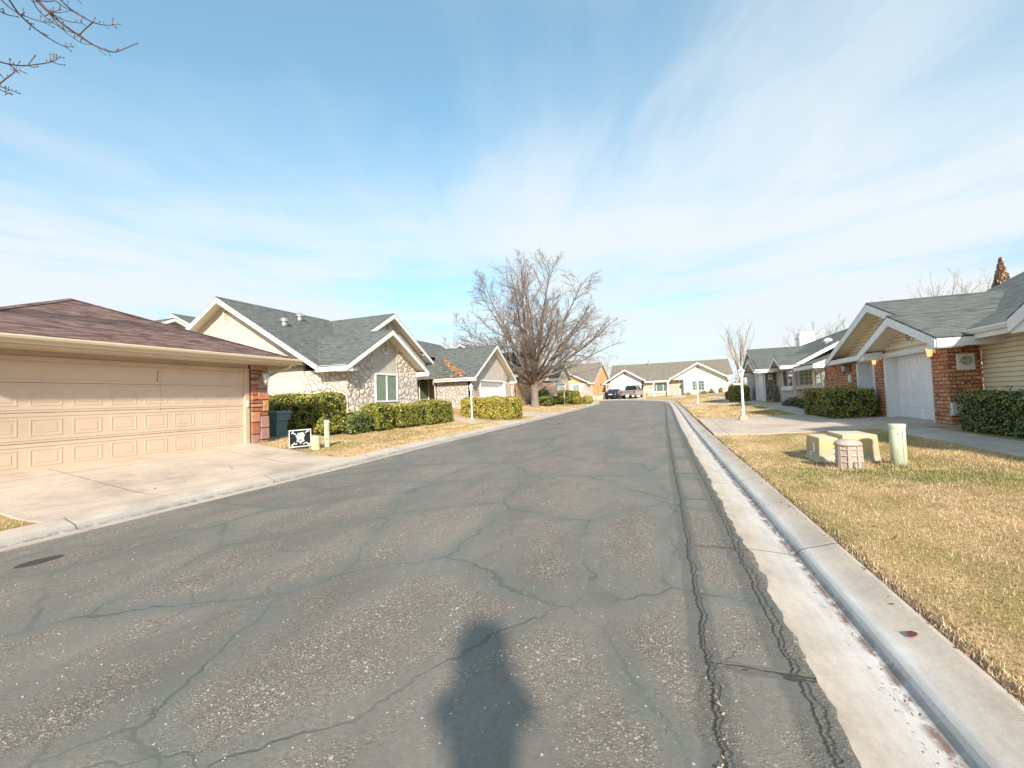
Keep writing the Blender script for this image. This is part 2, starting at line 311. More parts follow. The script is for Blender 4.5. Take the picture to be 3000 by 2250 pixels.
# concrete (uv = across, along)
def concrete(name, c, jl, ju=0, flow=False, dirtcol=(.20, .13, .09), stain=.35):
    g = newmat(name); pos = g.n('ShaderNodeNewGeometry').outputs['Position']; uv = uvz(g); U, V, W = g.sep(uv)
    n = g.noise(pos, .8, 6, .65); n2 = g.noise(pos, 30, 4, .7); n3 = g.noise(g.mapping(pos, (2.4, .6, 1)), 1.1, 6, .7)
    b = g.ramp(n, [(.28, tuple(x*.66 for x in c)), (.5, c), (.72, tuple(min(.85, x*1.18) for x in c))])
    cf = g.noise(g.mapping(pos, (5, 1.2, 1), rot=(0, 0, .5)), 2.2, 6, .75); b = g.mix(1.0, b, g.ramp(cf, [(.3, .82), (.7, 1.10)]), 'MULTIPLY')
    b = g.mix(1.0, b, g.ramp(n2, [(.25, .88), (.75, 1.08)]), 'MULTIPLY')
    b = g.mix(g.ramp(n3, [(.52, 0), (.74, stain)]), b, dirtcol)
    fj = g.math('ABSOLUTE', g.math('SUBTRACT', g.math('FRACT', g.math('DIVIDE', V, jl)), .5))
    jm = g.ramp(g.math('MULTIPLY', fj, jl), [(.006, 1), (.014, 0)])
    if ju:
        fu = g.math('ABSOLUTE', g.math('SUBTRACT', g.math('FRACT', g.math('DIVIDE', U, ju)), .5)); jm = g.math('MAXIMUM', jm, g.ramp(g.math('MULTIPLY', fu, ju), [(.006, 1), (.014, 0)]))
    if flow:
        w = g.math('ADD', U, g.math('MULTIPLY', g.math('SUBTRACT', g.noise(g.mapping(uv, (1, 2.2, 0)), 1, 5, .65), .5), .10))
        wet = g.ramp(w, [(.0, 0), (.12, .10), (.30, .55), (.44, .9), (.54, .25), (.62, 0)])
        lime = g.noise(g.mapping(uv, (9, 1.6, 0)), 1, 5, .7)
        wet = g.math('MULTIPLY', wet, g.ramp(g.math('MULTIPLY_ADD', g.sep(pos)[0], .1, .5), [(.0, .25), (.2, .25), (.35, 1)]))
        b = g.mix(g.math('MULTIPLY', wet, .9), b, g.ramp(lime, [(.3, (.40, .38, .36)), (.5, (.58, .58, .58)), (.7, (.74, .75, .76))]))
        line = g.math('ABSOLUTE', g.math('SUBTRACT', w, .385)); sp = g.noise(g.mapping(uv, (10, 7, 0)), 1, 4, .7)
        b = g.mix(g.math('MULTIPLY', g.ramp(line, [(.008, 1), (.05, 0)]), g.ramp(sp, [(.40, 0), (.52, .9)])), b, (.15, .085, .06))
        b = g.mix(g.ramp(g.math('ABSOLUTE', g.math('SUBTRACT', U, .435)), [(.02, .55), (.05, 0)]), b, (.27, .28, .27))
    b = g.mix(g.math('MULTIPLY', jm, .75), b, (.13, .10, .08))
    P(g, col=b, rough=.88, nrm=g.bump(g.math('ADD', g.math('MULTIPLY', n2, .5), g.math('MULTIPLY', jm, -2)), .4, .008))
concrete('curb_concrete', (.50, .42, .34), 3.0, flow=True, stain=.12)
concrete('drive_concrete', (.545, .445, .355), 3.05, 3.05, stain=.16, dirtcol=(.25, .18, .13))
concrete('walk_concrete', (.50, .43, .36), 1.5, stain=.14)
# lawn
def greenpatch(g, pos):
    px_, py_, pz_ = g.sep(pos)   # greener turf round the utility boxes
    e1 = g.math('MULTIPLY', g.math('SUBTRACT', px_, 3.1), .55); e2 = g.math('SUBTRACT', py_, g.math('ADD', 8.2, g.math('MULTIPLY', px_, -.10)))
    er = g.math('ADD', g.math('ADD', g.math('MULTIPLY', e1, e1), g.math('MULTIPLY', e2, g.math('MULTIPLY', e2, 1.1))), g.math('MULTIPLY', g.noise(pos, 1.9, 4, .65), 2.6))
    return g.ramp(g.math('MULTIPLY', er, .25), [(.34, .85), (.58, 0)])
def lawncol(g, pos):
    n = g.noise(pos, .9, 4, .6); n2 = g.noise(g.mapping(pos, (1.6, .8, 0)), .55, 3, .55); return g.ramp(g.math('ADD', g.math('MULTIPLY', n2, .65), g.math('MULTIPLY', n, .4)), [(.46, 0), (.60, .92)])
g = newmat('lawn'); pos = g.n('ShaderNodeNewGeometry').outputs['Position']; gm = lawncol(g, pos)
n = g.noise(pos, 28, 4, .75); n2 = g.noise(g.mapping(pos, (1, .45, 1)), 3.0, 5, .6)
straw = g.ramp(n, [(.25, (.20, .11, .04)), (.5, (.54, .36, .18)), (.78, (.78, .57, .34))])
green = g.ramp(n, [(.25, (.13, .105, .03)), (.75, (.40, .32, .12))])
b = g.mix(g.math('MULTIPLY', gm, .7), straw, green); b = g.mix(greenpatch(g, pos), b, g.ramp(n, [(.25, (.06, .07, .018)), (.75, (.26, .26, .08))])); b = g.mix(1.0, b, g.ramp(n2, [(.3, .78), (.7, 1.15)]), 'MULTIPLY')
P(g, col=b, rough=.95, spec=.1, nrm=g.bump(n, .9, .03))
g = newmat('blade'); pos = g.n('ShaderNodeNewGeometry').outputs['Position']; gm = lawncol(g, pos); U, V, W = g.sep(uvz(g))
straw = g.ramp(U, [(0, (.28, .165, .06)), (.3, (.54, .385, .20)), (.65, (.72, .56, .345)), (1, (.88, .77, .58))])
green = g.ramp(U, [(0, (.13, .125, .03)), (.5, (.31, .27, .075)), (1, (.66, .52, .27))])
gp = greenpatch(g, pos)
gm2 = g.math('MAXIMUM', g.math('MULTIPLY', gm, .8), gp)
b = g.mix(gm2, straw, g.mix(gp, green, g.ramp(U, [(0, (.07, .11, .02)), (.5, (.20, .25, .055)), (1, (.52, .48, .22))]))); b = g.mix(1.0, b, g.ramp(V, [(0, .62), (.6, 1.05)]), 'MULTIPLY')  # colour darkens toward the root, painted shade low in the turf
b = g.mix(1.0, b, g.ramp(g.noise(pos, 7, 4, .7), [(.34, .55), (.60, 1.12)]), 'MULTIPLY')
P(g, col=b, rough=.8, spec=.15)
def leafmat(name, stops):
    g = newmat(name); U, V, W = g.sep(uvz(g)); pos = g.n('ShaderNodeNewGeometry').outputs['Position']
    n = g.noise(pos, 2.4, 3, .6)
    c = g.ramp(g.math('ADD', g.math('MULTIPLY', U, .7), g.math('MULTIPLY', n, .35)), stops)
    P(g, col=c, rough=.42, spec=.5)
leafmat('leaf_dark', [(.1, (.018, .035, .010)), (.35, (.055, .095, .016)), (.6, (.13, .18, .032)), (.85, (.28, .27, .06)), (1, (.45, .42, .22))])
leafmat('leaf_olive', [(.08, (.03, .04, .010)), (.3, (.10, .125, .018)), (.55, (.22, .225, .030)), (.8, (.38, .33, .06)), (1, (.58, .50, .22))])
leafmat('leaf_gold', [(.08, (.07, .07, .012)), (.3, (.21, .19, .022)), (.55, (.36, .30, .04)), (.85, (.42, .33, .07)), (1, (.55, .46, .18))])
leafmat('leaf_rust', [(.1, (.09, .05, .012)), (.5, (.26, .14, .03)), (1, (.40, .26, .08))])
leafmat('leaf_brown', [(.1, (.10, .06, .03)), (.5, (.22, .12, .07)), (1, (.34, .22, .13))])
leafmat('leaf_juniper', [(.1, (.02, .035, .018)), (.5, (.05, .075, .03)), (1, (.14, .15, .07))])
leafmat('fallen_leaf', [(.1, (.20, .085, .04)), (.5, (.38, .18, .085)), (1, (.55, .34, .19))])
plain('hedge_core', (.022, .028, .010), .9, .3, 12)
g = newmat('bark'); pos = g.n('ShaderNodeNewGeometry').outputs['Position']
n = g.noise(g.mapping(pos, (6, 6, 1.2)), 2.2, 5, .7); P(g, col=g.ramp(n, [(.3, (.13, .105, .085)), (.7, (.33, .28, .235))]), rough=.95, nrm=g.bump(n, .9, .04))
plain('twig', (.215, .165, .13), .9, .3, 2)
plain('twig_pale', (.34, .27, .22), .9, .25, 2)
plain('twig_purple', (.13, .09, .085), .8, .3, 9)
# ashlar red stone for the garage pier
g = newmat('pier_stone'); U, V, W = g.sep(uvz(g)); pos = g.n('ShaderNodeNewGeometry').outputs['Position']
n = g.noise(pos, 9, 5, .7); P(g, col=g.mix(1.0, g.ramp(U, [(0, (.40, .15, .085)), (.3, (.52, .27, .14)), (.55, (.55, .22, .13)), (.8, (.42, .24, .20)), (1, (.60, .38, .24))], 'CONSTANT'), g.ramp(n, [(.25, .62), (.75, 1.25)]), 'MULTIPLY'), rough=.9, nrm=g.bump(n, .8, .03))
# transformer: tan with faded whitish base
g = newmat('cabinet'); pos = g.n('ShaderNodeNewGeometry').outputs['Position']; n = g.noise(pos, 5, 5, .7); px_, py_, pz_ = g.sep(pos)
hh = g.math('ADD', g.math('SUBTRACT', pz_, .12), g.math('MULTIPLY', g.math('SUBTRACT', n, .5), .5))
st = g.noise(g.mapping(pos, (9, 9, 1)), 1, 4, .7)
c = g.ramp(hh, [(.06, (.48, .48, .42)), (.22, (.38, .35, .25)), (.34, (.52, .39, .19)), (.62, (.55, .44, .26))])
c = g.mix(g.ramp(st, [(.5, 0), (.7, .4)]), c, (.36, .36, .22))
nz = g.sep(g.n('ShaderNodeNewGeometry').outputs['Normal'])[2]
P(g, col=g.mix(g.ramp(nz, [(.5, 0), (.9, .8)]), c, (.62, .56, .42)), rough=.6)

# ------------------------------------------------------------------ geometry helper
C = scene.collection
class MB:
    def __init__(s): s.v = []; s.f = []; s.m = []; s.uv = {}
    def add(s, vs, fs, mi=0, uvs=None):
        o = len(s.v); s.v += [tuple(float(c) for c in p) for p in vs]
        for k, f in enumerate(fs):
            if uvs is not None: s.uv[len(s.f)] = uvs[k]
            s.f.append(tuple(i+o for i in f)); s.m.append(mi)
        return s
    def hexa(s, p, mi=0): return s.add(p, [(0, 3, 2, 1), (4, 5, 6, 7), (0, 1, 5, 4), (1, 2, 6, 5), (2, 3, 7, 6), (3, 0, 4, 7)], mi)
    def box(s, x0, x1, y0, y1, z0, z1, mi=0):
        return s.hexa([(x0, y0, z0), (x1, y0, z0), (x1, y1, z0), (x0, y1, z0), (x0, y0, z1), (x1, y0, z1), (x1, y1, z1), (x0, y1, z1)], mi)
    def fb(s, fr, a0, a1, b0, b1, c0, c1, mi=0):   # box in a frame
        return s.hexa([fr(a0, b0, c0), fr(a1, b0, c0), fr(a1, b1, c0), fr(a0, b1, c0), fr(a0, b0, c1), fr(a1, b0, c1), fr(a1, b1, c1), fr(a0, b1, c1)], mi)
    def prism(s, poly, fn, a0, a1, mi=0):
        n = len(poly); vs = [fn(a0, *q) for q in poly]+[fn(a1, *q) for q in poly]
        return s.add(vs, [tuple(range(n))[::-1], tuple(range(n, 2*n))]+[(i, (i+1) % n, n+(i+1) % n, n+i) for i in range(n)], mi)
    def tube(s, pts, rad, n=8, mi=0, cap=True):
        pts = [Vector(p) for p in pts]; vs = []; ref = None
        for i, p in enumerate(pts):
            d = (pts[min(i+1, len(pts)-1)]-pts[max(i-1, 0)])
            d = d.normalized() if d.length > 1e-9 else Vector((0, 0, 1))
            if ref is None: ref = Vector((1, 0, 0)) if abs(d.x) < .8 else Vector((0, 1, 0))
            a = (ref-d*ref.dot(d)).normalized(); ref = a; b = d.cross(a)
            r = rad[i] if hasattr(rad, '__len__') else rad
            for k in range(n):
                t = 2*math.pi*k/n; vs.append(p+a*(r*math.cos(t))+b*(r*math.sin(t)))
        fs = [(i*n+k, i*n+(k+1) % n, (i+1)*n+(k+1) % n, (i+1)*n+k) for i in range(len(pts)-1) for k in range(n)]
        if cap: fs += [tuple(range(n))[::-1], tuple(range((len(pts)-1)*n, len(pts)*n))]
        return s.add(vs, fs, mi)
    def lathe(s, prof, cx, cy, z0, n=16, mi=0, sx=1, sy=1, rot=0):
        vs = []
        for r, z in prof:
            for k in range(n):
                t = 2*math.pi*(k+.5)/n+rot; vs.append((cx+sx*r*math.cos(t), cy+sy*r*math.sin(t), z0+z))
        m = len(prof); fs = [(i*n+k, i*n+(k+1) % n, (i+1)*n+(k+1) % n, (i+1)*n+k) for i in range(m-1) for k in range(n)]
        fs += [tuple(range(n))[::-1], tuple(range((m-1)*n, m*n))]
        return s.add(vs, fs, mi)
    def blob(s, c, r, mi=0, n=2, jit=.12, seed=0):
        bm = bmesh.new(); bmesh.ops.create_icosphere(bm, subdivisions=n, radius=1); rr = random.Random(seed)
        vs = [(c[0]+v.co.x*r[0]*(1+rr.uniform(-jit, jit)), c[1]+v.co.y*r[1]*(1+rr.uniform(-jit, jit)), c[2]+v.co.z*r[2]*(1+rr.uniform(-jit, jit))) for v in bm.verts]
        fs = [tuple(v.index for v in f.verts) for f in bm.faces]; bm.free(); return s.add(vs, fs, mi)
    def islands(s):
        n = len(s.v); par = list(range(n))
        def find(i):
            while par[i] != i: par[i] = par[par[i]]; i = par[i]
            return i
        for f in s.f:
            for i in f[1:]: par[find(i)] = find(f[0])
        groups = {}
        for k, f in enumerate(s.f): groups.setdefault(find(f[0]), []).append(k)
        G_ = []
        for ks in groups.values():
            P_ = np.array([s.v[i] for k in ks for i in s.f[k]]); lo, hi = P_.min(0)-.03, P_.max(0)+.03; ks = list(ks); merged = True
            while merged:
                merged = False
                for q in G_:
                    if (lo <= q[2]).all() and (hi >= q[1]).all(): ks += q[0]; lo = np.minimum(lo, q[1]); hi = np.maximum(hi, q[2]); G_.remove(q); merged = True; break
            G_.append((ks, lo, hi))
        return [q[0] for q in G_]
    def build(s, name, mats, parent=None, smooth=False, recalc=True, bevel=0):
        if name in ('wall', 'fascia', 'soffit') and parent is not None:
            isl = s.islands()
            if len(isl) > 1:
                for ks in isl:
                    mb = MB()
                    for k in ks: mb.add([s.v[i] for i in s.f[k]], [tuple(range(len(s.f[k])))], s.m[k], [s.uv[k]] if k in s.uv else None)
                    bm_ = mb.build(name+' ', mats, parent, smooth, False, bevel); bm_.name = name
                    b2 = bmesh.new(); b2.from_mesh(bm_.data); bmesh.ops.remove_doubles(b2, verts=b2.verts, dist=1e-5); bmesh.ops.recalc_face_normals(b2, faces=b2.faces); b2.to_mesh(bm_.data); b2.free()
                return bm_
        me = bpy.data.meshes.new(name); org = Vector((0, 0, 0))
        if parent is not None: org = Vector(ORG.get(parent.name, (0, 0, 0)))
        me.from_pydata([tuple(Vector(p)-org) for p in s.v], [], s.f)
        for m in mats: me.materials.append(MATS[m])
        me.polygons.foreach_set('material_index', s.m)
        if recalc:
            bm = bmesh.new(); bm.from_mesh(me); bmesh.ops.recalc_face_normals(bm, faces=bm.faces)
            bm.to_mesh(me); bm.free()
        if smooth: me.polygons.foreach_set('use_smooth', [True]*len(me.polygons))
        uvl = me.uv_layers.new(name='UVMap')
        for p in me.polygons:
            if p.index in s.uv:
                for li, q in zip(p.loop_indices, s.uv[p.index]): uvl.data[li].uv = q
                continue
            n = p.normal
            if abs(n.z) > .985: a, b = Vector((1, 0, 0)), Vector((0, 1, 0))
            else:
                a = Vector((0, 0, 1)).cross(n).normalized(); b = n.cross(a)
                if b.z < 0: b = -b
            for li in p.loop_indices:
                q = me.vertices[me.loops[li].vertex_index].co+org; uvl.data[li].uv = (q.dot(a), q.dot(b))
        me.update(); o = bpy.data.objects.new(name, me); C.objects.link(o)
        if parent is not None: o.parent = parent; ORG[o.name] = tuple(org)
        if bevel:
            bv = o.modifiers.new('bevel', 'BEVEL'); bv.width = bevel; bv.segments = 2; bv.limit_method = 'ANGLE'
        return o
ORG = {}
def tag(o, label=None, cat=None, group=None, kind=None):
    if label: o['label'] = label
    if cat: o['category'] = cat
    if group: o['group'] = group
    if kind: o['kind'] = kind
    return o
def thing(name, loc, label, cat, group=None):
    o = bpy.data.objects.new(name, None); C.objects.link(o); o.location = loc; o.empty_display_size = .3
    ORG[o.name] = tuple(loc); return tag(o, label, cat, group)
def fastmesh(name, V, Fc, mats, uv=None, parent=None, k=4):
    """numpy mesh: V (n,3), Fc (m,k)"""
    me = bpy.data.meshes.new(name); org = np.array(ORG.get(parent.name, (0, 0, 0))) if parent is not None else np.zeros(3)
    V = np.asarray(V, np.float32)-org.astype(np.float32); m = len(Fc)
    me.vertices.add(len(V)); me.vertices.foreach_set('co', V.ravel()); me.loops.add(m*k); me.loops.foreach_set('vertex_index', np.asarray(Fc, np.int32).ravel())
    me.polygons.add(m); me.polygons.foreach_set('loop_start', np.arange(0, m*k, k, dtype=np.int32)); me.polygons.foreach_set('loop_total', np.full(m, k, np.int32))
    me.update(calc_edges=True)
    for mm in mats: me.materials.append(MATS[mm])
    if uv is not None:
        l = me.uv_layers.new(name='UVMap'); l.data.foreach_set('uv', np.asarray(uv, np.float32).ravel())
    o = bpy.data.objects.new(name, me); C.objects.link(o)
    if parent is not None: o.parent = parent; ORG[o.name] = ORG.get(parent.name)
    return o
# ------------------------------------------------------------------ setting: road, curb, lawns, driveways
EDGE = [(1.15, -30), (.80, -8), (.62, 2), (.54, 5.7), (.42, 10), (.24, 18), (.06, 30), (-.08, 38), (-.30, 46), (-.42, 49.2), (-.85, 51.8), (-1.6, 54), (-2.6, 55.8), (-4.2, 57.7), (-6.0, 59.2), (-7.6, 60.2), (-8.9, 60.3), (-9.4, 59.2), (-9.2, 57.2), (-8.6, 54.5), (-8.15, 51), (-7.95, 46), (-7.6, 33), (-7.35, 25), (-7.2, 12), (-7.02, 7.7), (-6.98, 2.5), (-6.85, -8), (-6.7, -30)]
def densify(P_, step):
    out = []
    for (a, b) in zip(P_[:-1], P_[1:]):
        n = max(1, int(math.dist(a, b)/step))
        for k in range(n): t = k/n; out.append((a[0]+(b[0]-a[0])*t, a[1]+(b[1]-a[1])*t))
    return out+[P_[-1]]
ED = np.array(densify(EDGE, 1.0)); TT = np.gradient(ED, axis=0)
for _ in range(3): TT[1:-1] = (TT[:-2]+TT[1:-1]*2+TT[2:])/4
TT /= np.linalg.norm(TT, axis=1)[:, None]; NN = np.stack([TT[:, 1], -TT[:, 0]], 1)   # outward, away from the road
LEN = np.concatenate([[0], np.cumsum(np.linalg.norm(np.diff(ED, axis=0), axis=1))])
def sweep(name, prof, mat, i0=0, i1=None, zfun=None):
    """prof: list of (offset, height above street level); uv = (offset, length)"""
    i1 = len(ED) if i1 is None else i1; mb = MB(); k = len(prof); E_ = ED[i0:i1]; N_ = NN[i0:i1]; L_ = LEN[i0:i1]
    for e, nn in zip(E_, N_):
        for off, h in prof:
            x, y = e+nn*off; mb.v.append((x, y, float(zfun(x, y, e, off, h)) if zfun else gzf(e[0], e[1])+h))
    for i in range(len(E_)-1):
        for j in range(k-1):
            mb.uv[len(mb.f)] = [(prof[j][0], L_[i]), (prof[j+1][0], L_[i]), (prof[j+1][0], L_[i+1]), (prof[j][0], L_[i+1])]
            mb.f.append((i*k+j, i*k+j+1, (i+1)*k+j+1, (i+1)*k+j)); mb.m.append(0)
    o = mb.build(name, [mat], recalc=False); 
    return tag(o, kind='structure')
sweep('curb', [(-.01, -.002), (.0, .0), (.385, -.030), (.405, -.024), (.425, .004), (.445, .022), (.475, .034), (.58, .062), (.70, .098), (.725, .098), (.735, .088), (.74, -.10)], 'curb_concrete')
offs = [.70, .78, .82, .9, 1.1, 1.5, 2, 2.5, 3, 3.5, 4, 4.5, 5, 5.5, 6, 7, 8, 10, 13, 17, 22, 30, 42]
def lawnz(x, y, e, off, h):
    base = gzf(x, y); st = gzf(e[0], e[1]); w = min(1, max(0, (off-.7)/.5))
    return (base*w+st*(1-w))+(-.02 if off < .8 else (.045 if off < .9 else .07))
lw = sweep('lawn', [(o, 0) for o in offs], 'lawn', zfun=lawnz)
# the wide ground under and beyond everything
mb = MB(); xs = [-900, -300, -120, -60, -30, -16, -9, -4, 0, 4, 9, 16, 30, 60, 120, 300, 900]; ys = [-300, -60, -20, 0, 10, 20, 30, 40, 50, 60, 70, 80, 95, 130, 200, 400, 1500]
for y in ys:
    for x in xs: mb.v.append((x, y, gzf(min(max(x, -16), 16), y)-.28))
for j in range(len(ys)-1):
    for i in range(len(xs)-1):
        a = j*len(xs)+i; mb.f.append((a, a+1, a+1+len(xs), a+len(xs))); mb.m.append(0)
tag(mb.build('ground', ['lawn'], recalc=False), kind='structure')
# road sheet between the edges
iy = sorted(set([round(v, 2) for v in np.concatenate([np.arange(-30, 1, 1.0), np.arange(1, 9, .06), np.arange(9, 16, .25), np.arange(16, 49, .8), np.arange(49, 60.4, .35)])]))
apex = int(np.argmax(ED[:, 1])); RX = ED[:apex+1]; LX = ED[apex:][::-1]
mb = MB(); nx = 13; rq = random.Random(4); jag = 0
for y in iy:
    xr = np.interp(y, RX[:, 1], RX[:, 0]); xl = np.interp(y, LX[:, 1], LX[:, 0])
    jag = jag*.72+rq.uniform(-.016, .018); xr0 = xr; xr = xr+.016+jag*(1 if y < 16 else 0)
    for k in range(nx):
        t = k/(nx-1); t = t if k == 0 or y > 16 else (t*.94 if k < nx-1 else 1); x = xl+(xr-xl)*t; mb.v.append((x, y, gzf(x, y)+.004+.05*math.sin(math.pi*t)*min(1, max(0, (58-y)/20))*.6))
for j in range(len(iy)-1):
    for i in range(nx-1):
        a = j*nx+i; q = (a, a+1, a+1+nx, a+nx)
        mb.uv[len(mb.f)] = [(np.interp(mb.v[c][1], RX[:, 1], RX[:, 0])-mb.v[c][0], mb.v[c][1]) for c in q]; mb.f.append(q); mb.m.append(0)
tag(mb.build('road', ['asphalt'], recalc=False), kind='structure')
def slabgrid(name, poly, mat, dz=.085, step=.5, th=.09):
    """pavement sheet draped on the terrain: poly = rows of (x0, x1, y)"""
    mb = MB(); ys = []; rows = []
    for (a, b) in zip(poly[:-1], poly[1:]):
        n = max(1, int(abs(b[2]-a[2])/step))
        for k in range(n): t = k/n; rows.append([a[i]+(b[i]-a[i])*t for i in range(3)])
    rows.append(list(poly[-1])); nx = max(2, int(max(abs(r[1]-r[0]) for r in rows)/step)+1)
    for r in rows:
        for k in range(nx):
            x = r[0]+(r[1]-r[0])*k/(nx-1); mb.v.append((x, r[2], gzf(x, r[2])+dz))
    nr = len(rows)
    for j in range(nr-1):
        for i in range(nx-1): a = j*nx+i; mb.f.append((a, a+1, a+1+nx, a+nx)); mb.m.append(0)
    # skirt
    loop = [i for i in range(nx)]+[j*nx+nx-1 for j in range(1, nr)]+[(nr-1)*nx+i for i in range(nx-2, -1, -1)]+[j*nx for j in range(nr-2, 0, -1)]
    o = len(mb.v); mb.v += [(mb.v[i][0], mb.v[i][1], mb.v[i][2]-th) for i in loop]
    for i in range(len(loop)): j = (i+1) % len(loop); mb.f.append((loop[i], o+i, o+j, loop[j])); mb.m.append(0)
    return tag(mb.build(name, [mat], recalc=True), kind='structure')
slabgrid('driveway', [(-11.45, -7.72, 3.1), (-11.45, -7.76, 8.75)], 'drive_concrete', .092)
slabgrid('driveway', [(1.13, 7.2, 14.2), (1.05, 7.2, 21.3)], 'drive_concrete', .092)
slabgrid('path', [(5.15, 6.15, -6), (5.15, 6.15, 14.2)], 'walk_concrete', .088)
slabgrid('path', [(5.0, 6.1, 21.3), (5.1, 6.2, 30), (4.9, 6.2, 38)], 'walk_concrete', .088)
slabgrid('driveway', [(.78, 6.6, 38), (.70, 6.6, 42.2)], 'drive_concrete', .092)
slabgrid('path', [(4.6, 5.9, 42.2), (4.6, 5.9, 50), (3.4, 5.0, 57)], 'walk_concrete', .088)
slabgrid('path', [(-14.5, -8.15, 21.3), (-14.5, -8.1, 22.6)], 'walk_concrete', .088)
slabgrid('driveway', [(-13.1, -8.2, 26.9), (-13.1, -8.35, 32.2)], 'drive_concrete', .092)
slabgrid('driveway', [(-13.2, -8.7, 47.8), (-13.2, -9.1, 54.5)], 'drive_concrete', .092)
slabgrid('driveway', [(-9.6, -3.3, 60.6), (-9.4, -3.6, 68.3)], 'drive_concrete', .092)
slabgrid('path', [(-2.6, 1.6, 60.4), (-.2, 1.8, 63), (.3, 1.9, 68.3)], 'walk_concrete', .088)

# ------------------------------------------------------------------ house kit
def frX(X, s): return lambda a, b, c=0: (X+s*c, a, b)      # wall x = X facing s, a = y, b = z
def frY(Y, s): return lambda a, b, c=0: (a, Y+s*c, b)
def window(h, fr, a0, a1, b0, b1, trim='white_trim', blindm='blind_beige', mull=(.5,), grid=None, sill=None, t=.07, proud=.05, lab=None):
    mb = MB(); mb.fb(fr, a0, a1, b1-t, b1, -.02, proud); mb.fb(fr, a0, a1, b0, b0+t, -.02, proud); mb.fb(fr, a0, a0+t, b0+t, b1-t, -.02, proud); mb.fb(fr, a1-t, a1, b0+t, b1-t, -.02, proud)
    for m in mull: c = a0+(a1-a0)*m; mb.fb(fr, c-.03, c+.03, b0+t, b1-t, -.02, proud-.006)
    if grid:
        for k in range(1, grid[0]): c = a0+t+(a1-a0-2*t)*k/grid[0]; mb.fb(fr, c-.012, c+.012, b0+t, b1-t, .014, proud-.014)
        for k in range(1, grid[1]): c = b0+t+(b1-b0-2*t)*k/grid[1]; mb.fb(fr, a0+t, a1-t, c-.012, c+.012, .016, proud-.016)
    w = mb.build('window', [trim], h)
    MB().fb(fr, a0+t*.8, a1-t*.8, b0+t*.8, b1-t*.8, -.012, .004).build('blind', [blindm], w)
    MB().fb(fr, a0+t*.8, a1-t*.8, b0+t*.8, b1-t*.8, .018, .024).build('pane', ['glass'], w)
    if sill: MB().fb(fr, a0-sill[0], a1+sill[0], b0-sill[1], b0-.002, -.02, sill[2]).build('sill', [trim], w, bevel=.01)
    return w
def garage_door(h, fr, a0, a1, b0, b1, cols, rows=4, mat='white_door', handle=None, plain_top=False, name='garage_door', relief=.009):
    """sectional door standing in the plane of the frame"""
    mb = MB(); sh = (b1-b0)/rows; pw = (a1-a0)/cols
    for r in range(rows):
        z0 = b0+r*sh; z1 = z0+sh-.014
        mb.fb(fr, a0, a1, z0, z1, -.045, 0)
        mb.fb(fr, a0, a1, z0-.014, z0, -.045, -.022)
        mb.fb(fr, a0, a1, z1-.066, z1-.052, 0, .008); mb.fb(fr, a0, a1, z0+.045, z0+.059, 0, .008)
        if plain_top and r == rows-1: continue
        for c in range(cols):
            x0 = a0+pw*c+pw*.13; x1 = a0+pw*(c+1)-pw*.13; y0 = z0+sh*.22; y1 = z1-sh*.20; w = .022
            q = relief; mb.fb(fr, x0, x1, y0, y0+w, 0, q); mb.fb(fr, x0, x1, y1-w, y1, 0, q); mb.fb(fr, x0, x0+w, y0+w, y1-w, 0, q); mb.fb(fr, x1-w, x1, y0+w, y1-w, 0, q)
            mb.fb(fr, x0+.07, x1-.07, y0+.065, y1-.065, 0, relief*.8)
    d = mb.build(name, [mat], h)
    if handle: 
        m2 = MB(); a, b = handle; m2.fb(fr, a-.03, a+.03, b-.03, b+.03, .0, .03); m2.fb(fr, a-.02, a+.10, b-.012, b+.012, .03, .05); m2.fb(fr, a-.014, a+.014, b-.10, b+.04, .03, .045); m2.build('handle', ['black_metal'], d)
    return d
def walk_door(h, fr, a0, a1, b0, b1, mat='white_door'):
    mb = MB(); mb.fb(fr, a0, a1, b0, b1, -.05, 0); w = (a1-a0)
    for (u0, u1) in ((.12, .45), (.55, .88)):
        for (v0, v1) in ((.08, .38), (.45, .62), (.68, .93)): mb.fb(fr, a0+w*u0, a0+w*u1, b0+(b1-b0)*v0, b0+(b1-b0)*v1, 0, .012)
    d = mb.build('door', [mat], h); MB().fb(fr, a1-.10, a1-.05, b0+.98, b0+1.03, 0, .07).build('handle', ['metal_grey'], d); return d
def rf(axis, c):
    return (lambda a, d, z: (a, c+d, z)) if axis == 'X' else (lambda a, d, z: (c+d, a, z))
